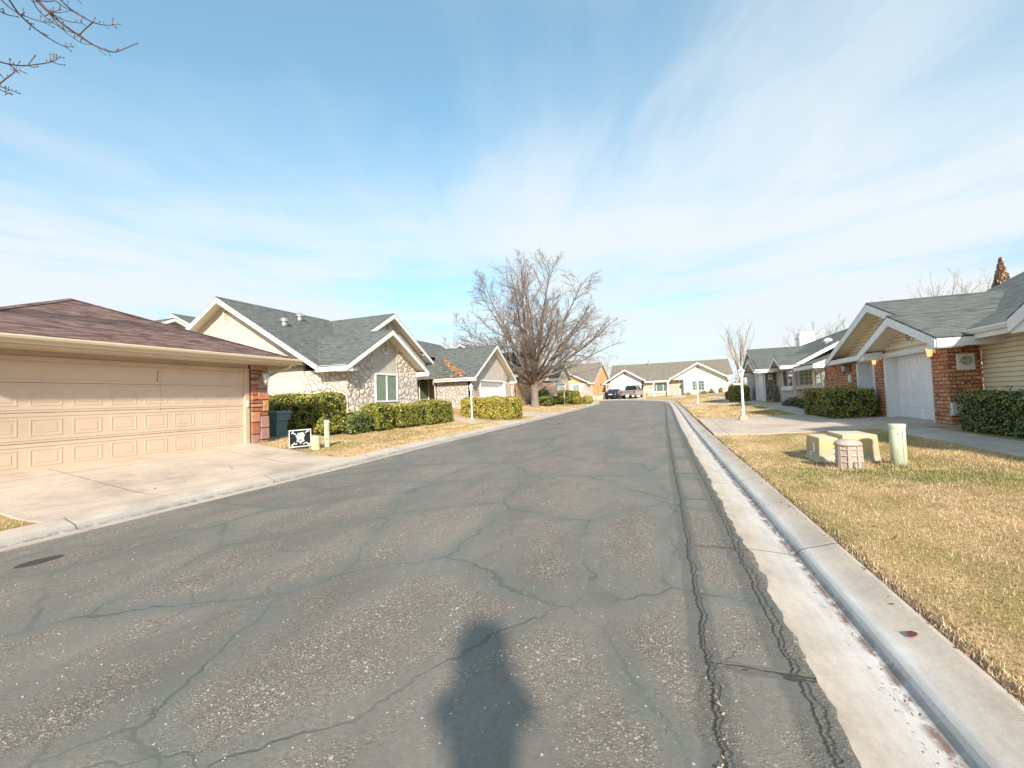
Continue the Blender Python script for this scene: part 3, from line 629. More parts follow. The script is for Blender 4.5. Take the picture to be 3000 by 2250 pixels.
def gable(h, axis, c, half, ze, pitch, a0, a1, rakes=(1, 1), eaves=(1, 1), sh='shingle_grey', trim='white_trim', soff='soffit_beige', fd=.22, ret=(.55, .55), hl=None, hr=None, gut=(0, 0), split=None):
    """half gable roof: shingle slabs, soffits, rake and eave boards. hl/hr: own half spans for the -/+ side"""
    f = rf(axis, c); hl = hl or half; hr = hr or half; zr = ze+half*pitch
    zl = zr-hl*pitch; zrr = zr-hr*pitch
    m = MB(); A_ = [(a0-.025, a1+.025, hl)] if not split else [(a0-.025, split[0], split[1]), (split[0], a1+.025, hl)]
    for (u0, u1, hh) in A_: z_ = zr-hh*pitch; m.prism([(-hh-.03, z_-.015), (0, zr), (0, zr-.045), (-hh-.03, z_-.06)], f, u0, u1)
    if split: a0e = split[0]
    else: a0e = a0
    m.prism([(0, zr), (hr+.03, zrr-.015), (hr+.03, zrr-.06), (0, zr-.045)], f, a0-.025, a1+.025)
    m.prism([(-.11, zr-.11*pitch+.012), (0, zr+.020), (.11, zr-.11*pitch+.012), (0, zr-.03)], f, a0-.03, a1+.03)
    r = m.build('roof', [sh], h)
    s = MB(); s.prism([(-hl, zl-.07), (0, zr-.07), (0, zr-.13), (-hl, zl-.13)], f, a0e+.01, a1-.01); s.prism([(0, zr-.07), (hr, zrr-.07), (hr, zrr-.13), (0, zr-.13)], f, a0+.01, a1-.01)
    s.build('soffit', [soff], h)
    t = MB()
    for k, (flag, a, sg) in enumerate(((rakes[0], a0, -1), (rakes[1], a1, 1))):
        if not flag: continue
        t.prism([(-hl, zl-.047), (0, zr-.047), (hr, zrr-.047), (hr, zrr-fd-.02), (0, zr-fd-.02-.03), (-hl, zl-fd-.02)], f, a-.002*sg, a+.036*sg)
        w = ret[k]
        if w and flag > 0:
            for (flg, s0, s1, zz) in ((1, -hl, -hl+.42, zl), (1, hr-.42, hr, zrr)): 
                t.prism([(s0, zz-.20 if s0 < 0 else zz-.05), (s1, zz-.05 if s0 < 0 else zz-.05), (s1, zz-fd-.045), (s0, zz-fd-.045)] if False else [(s0, zz-.06), (s1, zz-.06), (s1, zz-fd-.045), (s0, zz-fd-.045)], f, min(a-.004*sg, a-w*sg), max(a-.004*sg, a-w*sg))
    if eaves[0]: t.prism([(-hl-.028, zl-.05), (-hl, zl-.05), (-hl, zl-fd-.02), (-hl-.028, zl-fd-.02)], f, a0e+.001, a1-.001)
    if eaves[1]: t.prism([(hr, zrr-.05), (hr+.028, zrr-.05), (hr+.028, zrr-fd-.02), (hr, zrr-fd-.02)], f, a0+.001, a1-.001)
    t.build('fascia', [trim], h)
    for k, (on, d, zz) in enumerate(((gut[0], -hl-.03, zl), (gut[1], hr+.03, zrr))):
        if on:
            sg = -1 if k == 0 else 1; gm = MB(); gm.prism([(d, zz-.03), (d+sg*.11, zz-.03), (d+sg*.12, zz-.06), (d+sg*.07, zz-.14), (d, zz-.15)], f, (a0e if k == 0 else a0)+.02, a1-.02); gm.build('gutter', [trim], h)
    return zr
def gwall(mb, axis, a, th, d0, d1, zb, c, half, ze, pitch, mi=0, cut=None, zcap=None):
    """gable wall polygon in plane a, thickness th (signed), clipped under the roof; cut = extra intermediate d's"""
    f = rf(axis, c); zr = ze+half*pitch; top = lambda d: zr-abs(d)*pitch-.125
    if zcap: top0 = top; top = lambda d: min(zcap, top0(d))
    ds = sorted(set([d0, d1]+([0] if d0 < 0 < d1 else [])+[x for x in (cut or []) if d0 < x < d1]))
    if zcap:
        x = (zr-.125-zcap)/pitch
        ds = sorted(set(ds+[q for q in (x, -x) if d0 < q < d1]))
    poly = [(d0, zb), (d1, zb)]+[(d, top(d)) for d in reversed(ds)]
    # one prism per strip keeps the faces convex
    for u, v in zip(ds[:-1], ds[1:]): mb.prism([(u, zb), (v, zb), (v, top(v)), (u, top(u))], f, a, a+th, mi)
    return mb
def vent(h, fr, a, b, r=.28, n=8, mat='soffit_tan'):
    mb = MB(); ring = [(a+r*.82*math.cos(2*math.pi*(k+.5)/n), b+r*1.15*math.sin(2*math.pi*(k+.5)/n)) for k in range(n)]; inn = [(a+(x-a)*.84, b+(y-b)*.84) for x, y in ring]
    for k in range(n):
        j = (k+1) % n; q = [ring[k], ring[j], inn[j], inn[k]]
        mb.hexa([fr(*q[0], 0), fr(*q[1], 0), fr(*q[2], 0), fr(*q[3], 0), fr(*q[0], .035), fr(*q[1], .035), fr(*q[2], .035), fr(*q[3], .035)])
    vb = MB(); vb.add([fr(x, y, .006) for x, y in inn], [tuple(range(n))], 0)
    m = int(2*r/.075)
    for k in range(m):
        y = b-r*.92+2*r*.92*(k+.5)/m; w = r*.70*min(1, 1.35*math.sqrt(max(0.02, 1-((y-b)/(r*1.05))**2)))
        mb.hexa([fr(a-w, y-.012, .006), fr(a+w, y-.012, .006), fr(a+w, y+.02, .006), fr(a-w, y+.02, .006), fr(a-w, y-.026, .034), fr(a+w, y-.026, .034), fr(a+w, y+.002, .028), fr(a-w, y+.002, .028)])
    o = mb.build('gable_vent', [mat], h); vb.build('louvre_gap', ['dark'], o, recalc=False); return o
def downspout(h, pts, mat='white_trim', r=.035):
    mb = MB(); mb.tube(pts, r, 6); return mb.build('downspout', [mat], h)
def lantern(h, p, n, sc=1.0, metal='black_metal', glass='lamp_glass', drop=True):
    """wall lantern; p on the wall, n = outward unit (x,y)"""
    cx, cy, cz = p[0]+n[0]*.16*sc, p[1]+n[1]*.16*sc, p[2]
    mb = MB(); mb.tube([(p[0], p[1], cz+.02), (p[0]+n[0]*.03, p[1]+n[1]*.03, cz+.02)], .055*sc, 8); mb.tube([(p[0]+n[0]*.02, p[1]+n[1]*.02, cz+.05*sc), (p[0]+n[0]*.09*sc, p[1]+n[1]*.09*sc, cz+.22*sc), (cx, cy, cz+.22*sc)], .011*sc, 6)
    mb.lathe([(.012, .26), (.02, .20), (.105, .13), (.11, .115), (.085, .11)], cx, cy, cz, 6, sx=sc, sy=sc); mb.lathe([(.05, -.14), (.055, -.12), (.03, -.17), (.01, -.20)], cx, cy, cz, 6, sx=sc, sy=sc)
    for k in range(6):
        t = 2*math.pi*(k+.5)/6; mb.tube([(cx+.088*sc*math.cos(t), cy+.088*sc*math.sin(t), cz+.12), (cx+.055*sc*math.cos(t), cy+.055*sc*math.sin(t), cz-.13)], .006*sc, 4)
    o = mb.build('wall_lamp', [metal], h); m2 = MB(); m2.lathe([(.080, .115), (.050, -.12)], cx, cy, cz, 6, sx=sc, sy=sc); m2.build('lamp_glass', [glass], o); return o
def meter(h, fr, a, b, w=.30, hh=.42):
    mb = MB(); mb.fb(fr, a-w/2, a+w/2, b-hh/2, b+hh/2, 0, .09); o = mb.build('meter_box', ['pale_green' if False else 'label_white'], h, bevel=.01)
    m2 = MB(); c = fr(a, b+.03, .09); c2 = fr(a, b+.03, .19); m2.tube([c, c2], .085, 14); m2.tube([fr(a, b+.03, .09), fr(a, b+.03, .10)], .115, 14); m2.build('meter_dial', ['metal_grey'], o); return o
def roofvent(h, p, col='metal_light'):
    mb = MB(); mb.lathe([(.16, -.10), (.16, .14), (.24, .14), (.235, .20), (.20, .28), (.12, .345), (.02, .37)], p[0], p[1], p[2], 14); return mb.build('roof_vent', [col], h, smooth=False)

# ================================================================== tan garage (left, nearest)
h = thing('garage_building', (-14.6, 6.1, .45), 'tan double garage with brown shingled hip roof beside its wide driveway', 'garage')
YC, XC, EZ = 9.8, -10.6, 2.93; dR = 3.62; zt = EZ+.42*dR
cx_, cy_ = XC-dR, YC-dR
m = MB(); cor = [(XC, YC-2*dR), (XC, YC), (XC-2*dR, YC), (XC-2*dR, YC-2*dR)]
for k in range(4):
    a, b = cor[k], cor[(k+1) % 4]; m.add([(a[0], a[1], EZ), (b[0], b[1], EZ), (cx_, cy_, zt), (a[0], a[1], EZ-.05), (b[0], b[1], EZ-.05), (cx_, cy_, zt-.05)], [(0, 1, 2), (3, 5, 4), (0, 3, 4, 1)])
for k in range(4):
    a = Vector((*cor[k], EZ)); b = Vector((cx_, cy_, zt)); sd_ = (b-a).cross(Vector((0, 0, 1))).normalized()*.10
    m.add([a+sd_+Vector((0, 0, -.012)), a+Vector((0, 0, .022)), a-sd_+Vector((0, 0, -.012)), b+sd_+Vector((0, 0, -.012)), b+Vector((0, 0, .022)), b-sd_+Vector((0, 0, -.012))], [(0, 1, 4, 3), (1, 2, 5, 4), (0, 3, 5, 2)])
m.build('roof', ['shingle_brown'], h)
m = MB()
m.box(XC-.03, XC, YC-2*dR+.03, YC-.03, EZ-.20, EZ-.052); m.box(XC-2*dR+.03, XC-.03, YC-.03, YC, EZ-.20, EZ-.052); m.box(XC-2*dR, XC-.03, YC-2*dR, YC-2*dR+.03, EZ-.20, EZ-.052); m.build('fascia', ['tan_trim'], h)
m = MB(); m.box(XC-.62, XC-.031, YC-2*dR+.031, YC-.031, EZ-.19, EZ-.15); m.box(XC-2*dR+.04, XC-.62, YC-.6, YC-.031, EZ-.19, EZ-.15); m.build('soffit', ['tan_paint'], h)
m = MB(); f = lambda a, d, z: (XC+d, a, z)
m.prism([(.002, EZ-.03), (.11, EZ-.005), (.125, EZ-.03), (.115, EZ-.07), (.075, EZ-.09), (.06, EZ-.145), (.002, EZ-.15)], f, YC-2*dR, YC+.12)
m.build('gutter', ['tan_trim'], h)
fr = frX(-11.25, 1)
m = MB(); m.box(-11.5, -11.25, -.2, 3.60, .2, 2.78); m.box(-18.4, -11.5, 9.0, 9.27, .2, 2.80); m.box(-11.45, -11.25, 3.62, 8.72, 2.60, 2.77); m.box(-18.4, -18.2, 0, 9.0, .2, 2.8); m.build('wall', ['tan_paint'], h)
m = MB(); m.fb(fr, 3.62, 8.72, 2.55, 2.63, .002, .04); m.fb(fr, 8.60, 8.725, .46, 2.55, -.22, .03); m.fb(fr, 3.50, 3.62, .46, 2.55, -.22, .03); m.build('door_frame', ['tan_paint'], h, bevel=.006)
gd = garage_door(h, frX(-11.30, 1), 3.62, 8.60, .435, 2.715, 8, 4, 'tan_door', plain_top=True, relief=.006)
m = MB(); m.fb(frX(-11.30, 1), 6.452, 6.462, 2.20, 2.45, .002, .005); m.build('hinge', ['brown_metal'], gd)
for k in range(9): m = MB(); m.fb(frX(-11.30, 1), 6.505, 6.518, 1.55+.11*k, 1.57+.11*k, .002, .007); m.build('hinge', ['brown_metal'], gd)
MB().fb(frX(-11.30, 1), 3.64, 8.58, .43, .462, .001, .014).build('bottom_seal', ['rubber'], gd)
MB().fb(fr, 8.63, 8.69, 1.55, 1.72, .03, .07).build('keypad', ['metal_light'], h, bevel=.008)
# stone pier built of separate courses
m = MB(); rr = random.Random(5); z = .42
cells = []
zs_ = [.42, .42]; cutx = 9.0
while min(zs_) < 2.74:
    base = max(zs_); 
    if abs(zs_[0]-zs_[1]) < .02 and rr.random() < .22 and base < 2.62:
        hh = rr.choice([.11, .14, .18]); cells.append((8.735, 9.285, base, base+hh)); zs_ = [base+hh]*2; cutx = 8.735+.55*rr.choice([.36, .45, .55, .64]); continue
    k = 0 if zs_[0] <= zs_[1] else 1; hh = rr.choice([.10, .13, .17, .22, .30, .34]); top_ = min(2.76, zs_[k]+hh)
    if 2.76-top_ < .07: top_ = 2.76
    if 0 < abs(top_-zs_[1-k]) < .06: top_ = zs_[1-k]
    if top_-zs_[k] > .03: cells.append((8.735, cutx, zs_[k], top_) if k == 0 else (cutx, 9.285, zs_[k], top_))
    zs_[k] = top_
    if abs(zs_[0]-zs_[1]) < .005: cutx = 8.735+.55*rr.choice([.36, .45, .55, .64])
for i, (u, v, z0, z1) in enumerate(cells):
    d = rr.uniform(.0, .05); q = 0.010; k = rr.uniform(-.02, .02)
    o = len(m.f); m.hexa([(-11.62, u+q, z0+q), (-11.175+d, u+q, z0+q+k*.4), (-11.175+d, v-q, z0+q-k*.4), (-11.62, v-q, z0+q), (-11.62, u+q, z1-q), (-11.18+d, u+q, z1-q-k*.3), (-11.18+d, v-q, z1-q+k*.3), (-11.62, v-q, z1-q)])
    cu = rr.random()
    for t in range(o, len(m.f)): m.uv[t] = [(cu, .5)]*4
m.build('stone_pier', ['pier_stone'], h, bevel=.012)
MB().box(-11.63, -11.195, 8.74, 9.28, .30, 2.77).build('mortar_core', ['brown_metal'], h)
m = MB(); m.box(-11.66, -11.14, 8.70, 9.32, .18, .47); m.build('pier_base', ['block_concrete'], h, bevel=.02)
lantern(h, (-11.15, 9.04, 2.36), (1, 0), 1.2, 'garden_grey')
downspout(h, [(-10.60, 9.62, 2.80), (-10.66, 9.60, 2.68), (-11.0, 9.46, 2.56), (-11.5, 9.36, 2.36), (-11.6, 9.345, 2.2), (-11.6, 9.345, .35)], 'tan_trim', .04)

# ================================================================== stone gabled house (left, second)
h = thing('stone_house', (-17.5, 20.5, 1.0), 'cream stucco and river stone house with grey gabled roofs behind the tall hedge', 'house')
PT = .594
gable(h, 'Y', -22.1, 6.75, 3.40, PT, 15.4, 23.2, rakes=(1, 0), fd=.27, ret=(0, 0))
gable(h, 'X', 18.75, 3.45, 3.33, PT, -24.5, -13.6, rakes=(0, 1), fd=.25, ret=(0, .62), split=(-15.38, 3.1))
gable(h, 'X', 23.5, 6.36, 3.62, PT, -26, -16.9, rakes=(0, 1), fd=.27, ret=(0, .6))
m = MB(); gwall(m, 'Y', 16.0, .2, -6.1, 5.2, .6, -22.1, 6.75, 3.40, PT); m.build('wall', ['stucco_cream'], h)
m = MB(); m.box(-16.9, -14.2, 16.0-.02, 16.2, .6, 3.22); m.build('wall', ['river_stone'], h)
m = MB(); gwall(m, 'X', -14.2, -.2, -2.547, -.85, .6, 18.75, 3.45, 3.33, PT); gwall(m, 'X', -14.2, -.2, 1.12, 3.1, .6, 18.75, 3.45, 3.33, PT); m.box(-14.4, -14.2, 17.9, 19.87, .6, 1.56); m.box(-17.5, -14.4, 21.65, 21.85, .6, 3.25); m.build('wall', ['river_stone'], h)
m = MB(); gwall(m, 'X', -14.225, -.17, -.85, 1.12, 1.56, 18.75, 3.45, 3.33, PT); m.build('wall', ['stucco_grey'], h)
m = MB(); gwall(m, 'X', -17.5, -.2, -5.8, 5.8, .8, 23.5, 6.36, 3.62, PT); m.build('wall', ['stucco_cream'], h)
m = MB(); m.box(-17.5, -15.6, 29.0, 29.2, .9, 3.3); m.build('wall', ['stucco_cream'], h)
window(h, frX(-14.2, 1), 17.95, 19.85, 1.58, 3.09, blindm='blind_green', t=.085, proud=.06)
window(h, frX(-17.5, 1), 26.6, 28.45, 1.62, 3.34, blindm='blind_green', mull=(.3,), t=.1, proud=.06)
vent(h, frX(-14.2, 1), 18.88, 4.50, .36); vent(h, frX(-17.5, 1), 23.56, 6.50, .36); vent(h, frY(16.0, -1), -22.2, 6.50, .36)
for p in ((-19.71, 17.44, 6.05), (-21.04, 19.74, 6.84)): roofvent(h, p, 'metal_grey')
m = MB(); m.box(-15.40, -13.62, 15.30-.012, 15.34, 3.09, 3.34); m.build('fascia', ['white_trim'], h)
m = MB(); m.box(-15.5, -13.64, 15.34, 16.0, 3.10, 3.14); m.build('soffit', ['soffit_beige'], h)

# ================================================================== white garage house (left, third)
h = thing('stucco_house', (-16, 30, .9), 'grey stucco house with white garage door beside the big clipped hedge', 'house')
gable(h, 'X', 30.4, 4.25, 3.09, .62, -21.5, -12.5, rakes=(0, 1), fd=.22, ret=(0, .5), gut=(1, 0), split=(-15.6, 4.1))
gable(h, 'Y', -19.5, 5.85, 3.09, .60, 27.0, 33.9, rakes=(0, 0), eaves=(0, 0), fd=.2, ret=(0, 0), hl=.6, hr=2.6)
zm = lambda x: 6.6-.6*(x+19.5); m = MB()
for (xa, xb, ya) in ((-16.87, -16.2, 28.5), (-16.2, -15.7, 27.5), (-15.7, -15.35, 26.7), (-15.35, -13.66, 26.16)): m.prism([(xb, zm(xb)), (xa, zm(xa)), (xa, 3.02), (xb, 3.02)], lambda a, d, z: (d, a, z), ya, 30.4)
m.build('roof', ['shingle_grey'], h)
m = MB(); m.box(-15.72, -13.02, 26.62, 26.8, .55, 3.02); m.build('wall', ['river_stone_small'], h)
m = MB(); gwall(m, 'X', -13.0, -.2, -2.25, 2.65, 2.93, 30.4, 4.25, 3.09, .62); m.box(-13.35, -13.0, 33.62, 34.4, .6, 2.95); m.build('wall', ['stucco_grey'], h)
m = MB(); gwall(m, 'X', -13.0, -.2, -3.78, -2.25, .55, 30.4, 4.25, 3.09, .62); gwall(m, 'X', -13.0, -.2, 2.65, 3.22, .55, 30.4, 4.25, 3.09, .62); m.build('wall', ['river_stone_small'], h)
garage_door(h, frX(-13.3, 1), 28.22, 32.95, .80, 2.90, 6, 4)
m = MB(); m.fb(frX(-13.0, 1), 28.05, 33.15, 2.90, 3.0, -.28, .03); m.fb(frX(-13.0, 1), 28.08, 28.24, .8, 2.9, -.28, .03); m.fb(frX(-13.0, 1), 32.93, 33.12, .8, 2.9, -.28, .03); m.build('door_frame', ['white_trim'], h)
vent(h, frX(-13.0, 1), 30.4, 4.75, .26)
downspout(h, [(-15.62, 26.05, 2.95), (-15.72, 26.2, 2.72), (-15.78, 26.5, 2.60), (-15.78, 26.56, 1.0)])
downspout(h, [(-12.92, 34.46, 2.95), (-12.92, 34.46, .75)])
# fallen leaves lying in the roof valley
def leaflitter(name, pts, mat, size, lab, cat, nrm=None, n=900, seed=3, spread=.3, parent=None):
    r2 = np.random.default_rng(seed); P0 = np.array(pts, float); seg = r2.integers(0, len(P0)-1, n); t = r2.random(n)[:, None]
    c = P0[seg]*(1-t)+P0[seg+1]*t; w = np.array([spread[min(i, len(spread)-1)] if hasattr(spread, '__len__') else spread for i in seg])
    N_ = Vector(nrm or (0, 0, 1)).normalized(); A = Vector((1, 0, 0)) if abs(N_.x) < .8 else Vector((0, 1, 0)); A = (A-N_*A.dot(N_)).normalized(); B = N_.cross(A)
    c = c+np.outer(r2.normal(0, 1, n)*w, A)+np.outer(r2.normal(0, 1, n)*w, B)+np.outer(r2.random(n)*.04, N_)
    a = r2.random(n)*6.28; d1 = np.outer(np.cos(a), A)+np.outer(np.sin(a), B)+r2.normal(0, .35, (n, 3)); d2 = np.outer(-np.sin(a), A)+np.outer(np.cos(a), B)+r2.normal(0, .35, (n, 3))
    s = size*(.6+.8*r2.random(n))[:, None]
    V = np.stack([c-d1*s, c-d2*s*.6, c+d1*s, c+d2*s*.6], 1).reshape(-1, 3); Fc = np.arange(n*4).reshape(-1, 4)
    uv = np.repeat(np.stack([r2.random(n), r2.random(n)], 1), 4, 0)
    o = fastmesh(name, V, Fc, [mat], uv, parent)
    if lab: tag(o, lab, cat, kind='stuff')
    return o
leaflitter('fallen_leaves', [(-16.0, 28.42, 4.58), (-15.3, 27.75, 4.15), (-14.5, 27.0, 3.68), (-13.85, 26.35, 3.28)], 'fallen_leaf', .07, 'drift of rust coloured fallen leaves in the roof valley above the gutter', 'leaves', (0, -.5, 1), 1100, 3, [.07, .13, .22])

# ================================================================== brick house behind the big tree
h = thing('brick_house', (-16, 43, .9), 'pink brick house with dark roof behind the big bare tree trunk', 'house')
gable(h, 'X', 43.0, 5.3, 3.80, .51, -23, -13.5, rakes=(0, 1), sh='shingle_dark', ret=(0, .5), gut=(1, 0))
m = MB(); m.box(-20, -14.02, 38.4, 38.6, .5, 3.75); gwall(m, 'X', -14.0, -.2, -4.6, 4.6, .5, 43.0, 5.3, 3.8, .51, zcap=3.75); m.build('wall', ['brick_pink'], h)
m = MB(); gwall(m, 'X', -14.0, -.2, -3.6, 3.6, 3.75, 43.0, 5.3, 3.8, .51); m.build('wall', ['stucco_cream'], h)
downspout(h, [(-14.1, 38.2, 3.6), (-14.1, 38.2, .9)])
window(h, frX(-14.0, 1), 44.6, 45.8, 1.8, 3.1, blindm='blind_beige')
leaflitter('fallen_leaves', [(-16.5, 38.6, 4.4), (-15.6, 38.3, 4.05), (-14.4, 38.0, 3.88), (-13.9, 37.9, 3.83)], 'fallen_leaf', .10, 'rust coloured leaf pile on the dark roof left of the tree', 'leaves', (0, -.5, 1), 1100, 4, [.22, .35, .28])

# ================================================================== small brick house with garage (left, fifth)
h = thing('brick_house', (-15, 53, .9), 'small pale brick house with dark roof and white garage beyond the tree', 'house')
gable(h, 'X', 53.0, 3.65, 3.75, .51, -21, -12.5, rakes=(0, 1), sh='shingle_dark', ret=(0, .45), gut=(1, 0))
m = MB(); m.box(-19, -12.92, 49.72, 49.9, .5, 3.7); gwall(m, 'X', -12.9, -.2, 1.4, 3.2, .5, 53.0, 3.65, 3.75, .51); m.build('wall', ['brick_rose'], h)
m = MB(); gwall(m, 'X', -12.9, -.2, -3.15, 1.4, 3.27, 53.0, 3.65, 3.75, .51); m.build('wall', ['stucco_cream'], h)
garage_door(h, frX(-13.1, 1), 49.95, 54.3, 1.0, 3.2, 5, 4)
m = MB(); m.fb(frX(-12.9, 1), 49.85, 54.45, 3.2, 3.28, -.2, .03); m.fb(frX(-12.9, 1), 54.3, 54.5, 1.0, 3.2, -.2, .03); m.build('door_frame', ['white_trim'], h)

# ================================================================== peach house (turned slightly)
h = thing('peach_house', (-12.0, 69.2, 1.4), 'peach stucco house with taupe roof and stone corner left of the parked cars', 'house')
PP = .62
gable(h, 'X', 74.9, 5.7, 3.70, PP, -24, -11.7, rakes=(0, 1), sh='shingle_tan', ret=(0, .3))
gable(h, 'Y', -16.0, 3.9, 3.72, .48, 68.6, 74, rakes=(1, 0), sh='shingle_tan', ret=(.3, 0))
m = MB(); gwall(m, 'X', -12.0, -.2, -5.55, 5.4, .6, 74.9, 5.7, 3.7, PP); m.build('wall', ['stucco_peach'], h)
m = MB(); gwall(m, 'Y', 69.25, .2, -4.2, 2.1, .6, -16.0, 3.9, 3.72, .48); m.build('wall', ['stucco_peach'], h)
m = MB(); gwall(m, 'Y', 69.2, .2, 2.1, 3.98, .6, -16.0, 3.9, 3.72, .48); m.build('wall', ['river_stone_small'], h)
window(h, frY(69.2, -1), -15.35, -14.2, 2.3, 3.5, blindm='blind_beige', t=.09); MB().fb(frY(69.2, -1), -15.8, -15.36, 2.3, 3.5, 0, .04).build('shutter', ['white_trim'], h)
MB().fb(frY(69.2, -1), -14.19, -13.75, 2.3, 3.5, 0, .04).build('shutter', ['white_trim'], h)
for k in range(4): MB().fb(frX(-12.0, 1), 73.1+.85*k, 73.7+.85*k, 3.28, 3.5, .002, .03).build('vent_slot', ['soffit_beige' if k % 2 == 0 else 'dark'], h)
h.rotation_euler = (0, 0, R_(-6.3))

# ================================================================== white house at the end of the street
h = thing('white_house', (-.9, 71, 1.1), 'long white house with taupe roof and arched window at the street end', 'house')
SH = 'shingle_tan'
gable(h, 'X', 73.4, 6.0, 3.47, .50, -9.2, 8.3, rakes=(1, 1), eaves=(0, 1), sh=SH, ret=(0, 0), hl=5.2)
m = MB(); m.prism([(67.4, 3.455), (68.2, 3.86), (68.2, 3.80), (67.4, 3.395)], lambda a, d, z: (a, d, z), -3.42, -.60); m.build('roof', [SH], h)
m = MB(); m.box(-3.40, -.62, 67.37, 67.40, 3.20, 3.42); m.build('fascia', ['white_trim'], h); m = MB(); m.box(-3.40, -.62, 67.41, 68.0, 3.22, 3.26); m.build('soffit', ['soffit_beige'], h)
gable(h, 'Y', -6.69, 3.3, 3.45, .60, 67.3, 73, rakes=(1, 0), sh=SH, ret=(.5, 0))
gable(h, 'Y', 3.63, 4.25, 3.47, .565, 67.3, 73.2, rakes=(1, 0), sh=SH, ret=(.5, 0))
m = MB(); m.box(-9.7, -9.0, 68.0, 68.2, .8, 3.42); m.box(-4.30, -.55, 68.0, 68.25, .8, 3.42); m.box(-4.3, -4.1, 68.0, 70, .8, 3.4); m.box(-9.7, -9.5, 68.2, 79, .8, 3.42); m.box(-.5, .95, 68.9, 69.1, .8, 3.5); m.box(7.35, 7.62, 68.0, 79, .8, 3.4); m.build('wall', ['brick_rose'], h)
m = MB(); gwall(m, 'Y', 68.0, .2, -2.35, 2.5, 3.02, -6.69, 3.3, 3.45, .60); gwall(m, 'Y', 68.0, .2, -1.95, 3.7, .8, 3.63, 4.25, 3.47, .565); gwall(m, 'Y', 68.0, .2, -4.1, -1.95, 3.42, 3.63, 4.25, 3.47, .565); m.box(1.6, 1.72, 68.2, 68.9, .8, 3.5); m.build('wall', ['siding_white'], h)
m = MB(); m.box(-.62, -.40, 67.4, 67.6, .9, 3.4); m.build('porch_post', ['white_trim'], h)
garage_door(h, frY(68.15, -1), -8.95, -4.3, 1.05, 2.95, 6, 4, 'white_bright')
m = MB(); m.fb(frY(68.0, -1), -9.05, -4.2, 2.95, 3.03, -.15, .04); m.build('door_frame', ['white_trim'], h)
window(h, frY(68.0, -1), -2.75, -.7, 1.75, 3.2, blindm='blind_grey', mull=(.27, .75), t=.08, sill=(.1, .12, .15))
wn = window(h, frY(68.0, -1), 2.75, 4.5, 1.72, 3.22, blindm='blind_grey', mull=(.5,), grid=(4, 3), t=.09, sill=(.1, .12, .12))
m = MB(); 
for k in range(16):
    t0, t1 = math.pi*k/16, math.pi*(k+1)/16; q = [(3.62+rr_*math.cos(t)*1.0, 3.22+rr_*.78*math.sin(t)) for rr_, t in ((1.0, t0), (1.0, t1), (1.22, t1), (1.22, t0))]
    F_ = frY(68.0, -1); m.hexa([F_(*p_, 0) for p_ in q]+[F_(*p_, .05) for p_ in q])
m.fb(frY(68.0, -1), 2.40, 2.62, 1.7, 3.22, 0, .05); m.fb(frY(68.0, -1), 4.62, 4.84, 1.7, 3.22, 0, .05); m.build('window_arch', ['soffit_beige'], h)
walk_door(h, frY(68.9, -1), .98, 1.58, 1.15, 3.45, 'metal_light')
m = MB(); m.blob((1.28, 68.82, 2.45), (.22, .05, .28), n=2, jit=.25, seed=2); m.build('wreath', ['leaf_rust'], h)
vent(h, frY(68.0, -1), -6.69, 4.75, .30, mat='soffit_tan'); vent(h, frY(68.0, -1), 3.63, 5.15, .30, mat='soffit_tan')
lantern(h, (-9.35, 67.98, 2.9), (0, -1), 1.1, 'black_metal', 'lamp_glass'); lantern(h, (-3.95, 67.98, 2.9), (0, -1), 1.1, 'black_metal', 'lamp_glass')
m = MB(); m.tube([(-3.3, 72.6, 5.9), (-3.3, 72.6, 6.85)], .09, 8); m.tube([(-3.3, 72.6, 6.85), (-3.3, 72.6, 6.92)], .14, 8); m.build('flue_pipe', ['metal_grey'], h)
m = MB(); m.fb(frY(68.0, -1), 7.2, 7.4, .9, 3.35, 0, .05); m.build('corner_board', ['white_trim'], h)

# ================================================================== near right house: brick and siding
h = thing('brick_house', (9.5, 16, .3), 'red brick and cream siding house with grey roof at the right edge', 'house')
TA = 'soffit_tan'
gable(h, 'X', 18.2, 4.65, 2.67, .368, 6.5, 11.5, rakes=(1, 0), fd=.25, ret=(0, 0), soff=TA)
gable(h, 'X', 15.92, 2.36, 2.67, .386, 6.18, 8.6, rakes=(1, 0), fd=.25, ret=(.52, 0), soff=TA)
gable(h, 'Y', 13.5, 6.6, 2.80, .424, -3, 18.5, rakes=(0, 0), eaves=(1, 0), fd=.24, ret=(0, 0), hl=6.6, hr=4.0, soff=TA, gut=(1, 0))
gable(h, 'Y', 13.9, 5.6, 3.38, .55, -2, 20.5, rakes=(0, 0), eaves=(0, 0), fd=.2, ret=(0, 0), soff=TA)
gable(h, 'X', 9.0, 2.4, 2.76, .50, 6.35, 10.5, rakes=(1, 0), fd=.28, ret=(.5, 0), soff=TA)
FR = frX(6.75, -1)
m = MB(); m.box(6.75, 7.40, 14.35, 14.55, .1, 2.60); m.box(6.75, 7.0, 14.552, 15.12, .1, 2.62)
gwall(m, 'X', 6.75, .25, 17.92-18.2, 18.62-18.2, .1, 18.2, 4.65, 2.67, .368, zcap=3.05); m.box(6.75, 7.0, 20.15, 23.9, .1, 2.60); m.build('wall', ['brick_red'], h)
m = MB(); gwall(m, 'X', 6.79, .2, 15.12-15.92, 17.92-15.92, 2.50, 15.92, 2.36, 2.67, .386); m.box(7.0, 7.2, 18.62, 20.15, 2.47, 2.6)
gwall(m, 'X', 7.02, .2, 18.0-18.2, 22.6-18.2, 2.60, 18.2, 4.65, 2.67, .368); m.build('wall', ['siding_cream'], h)
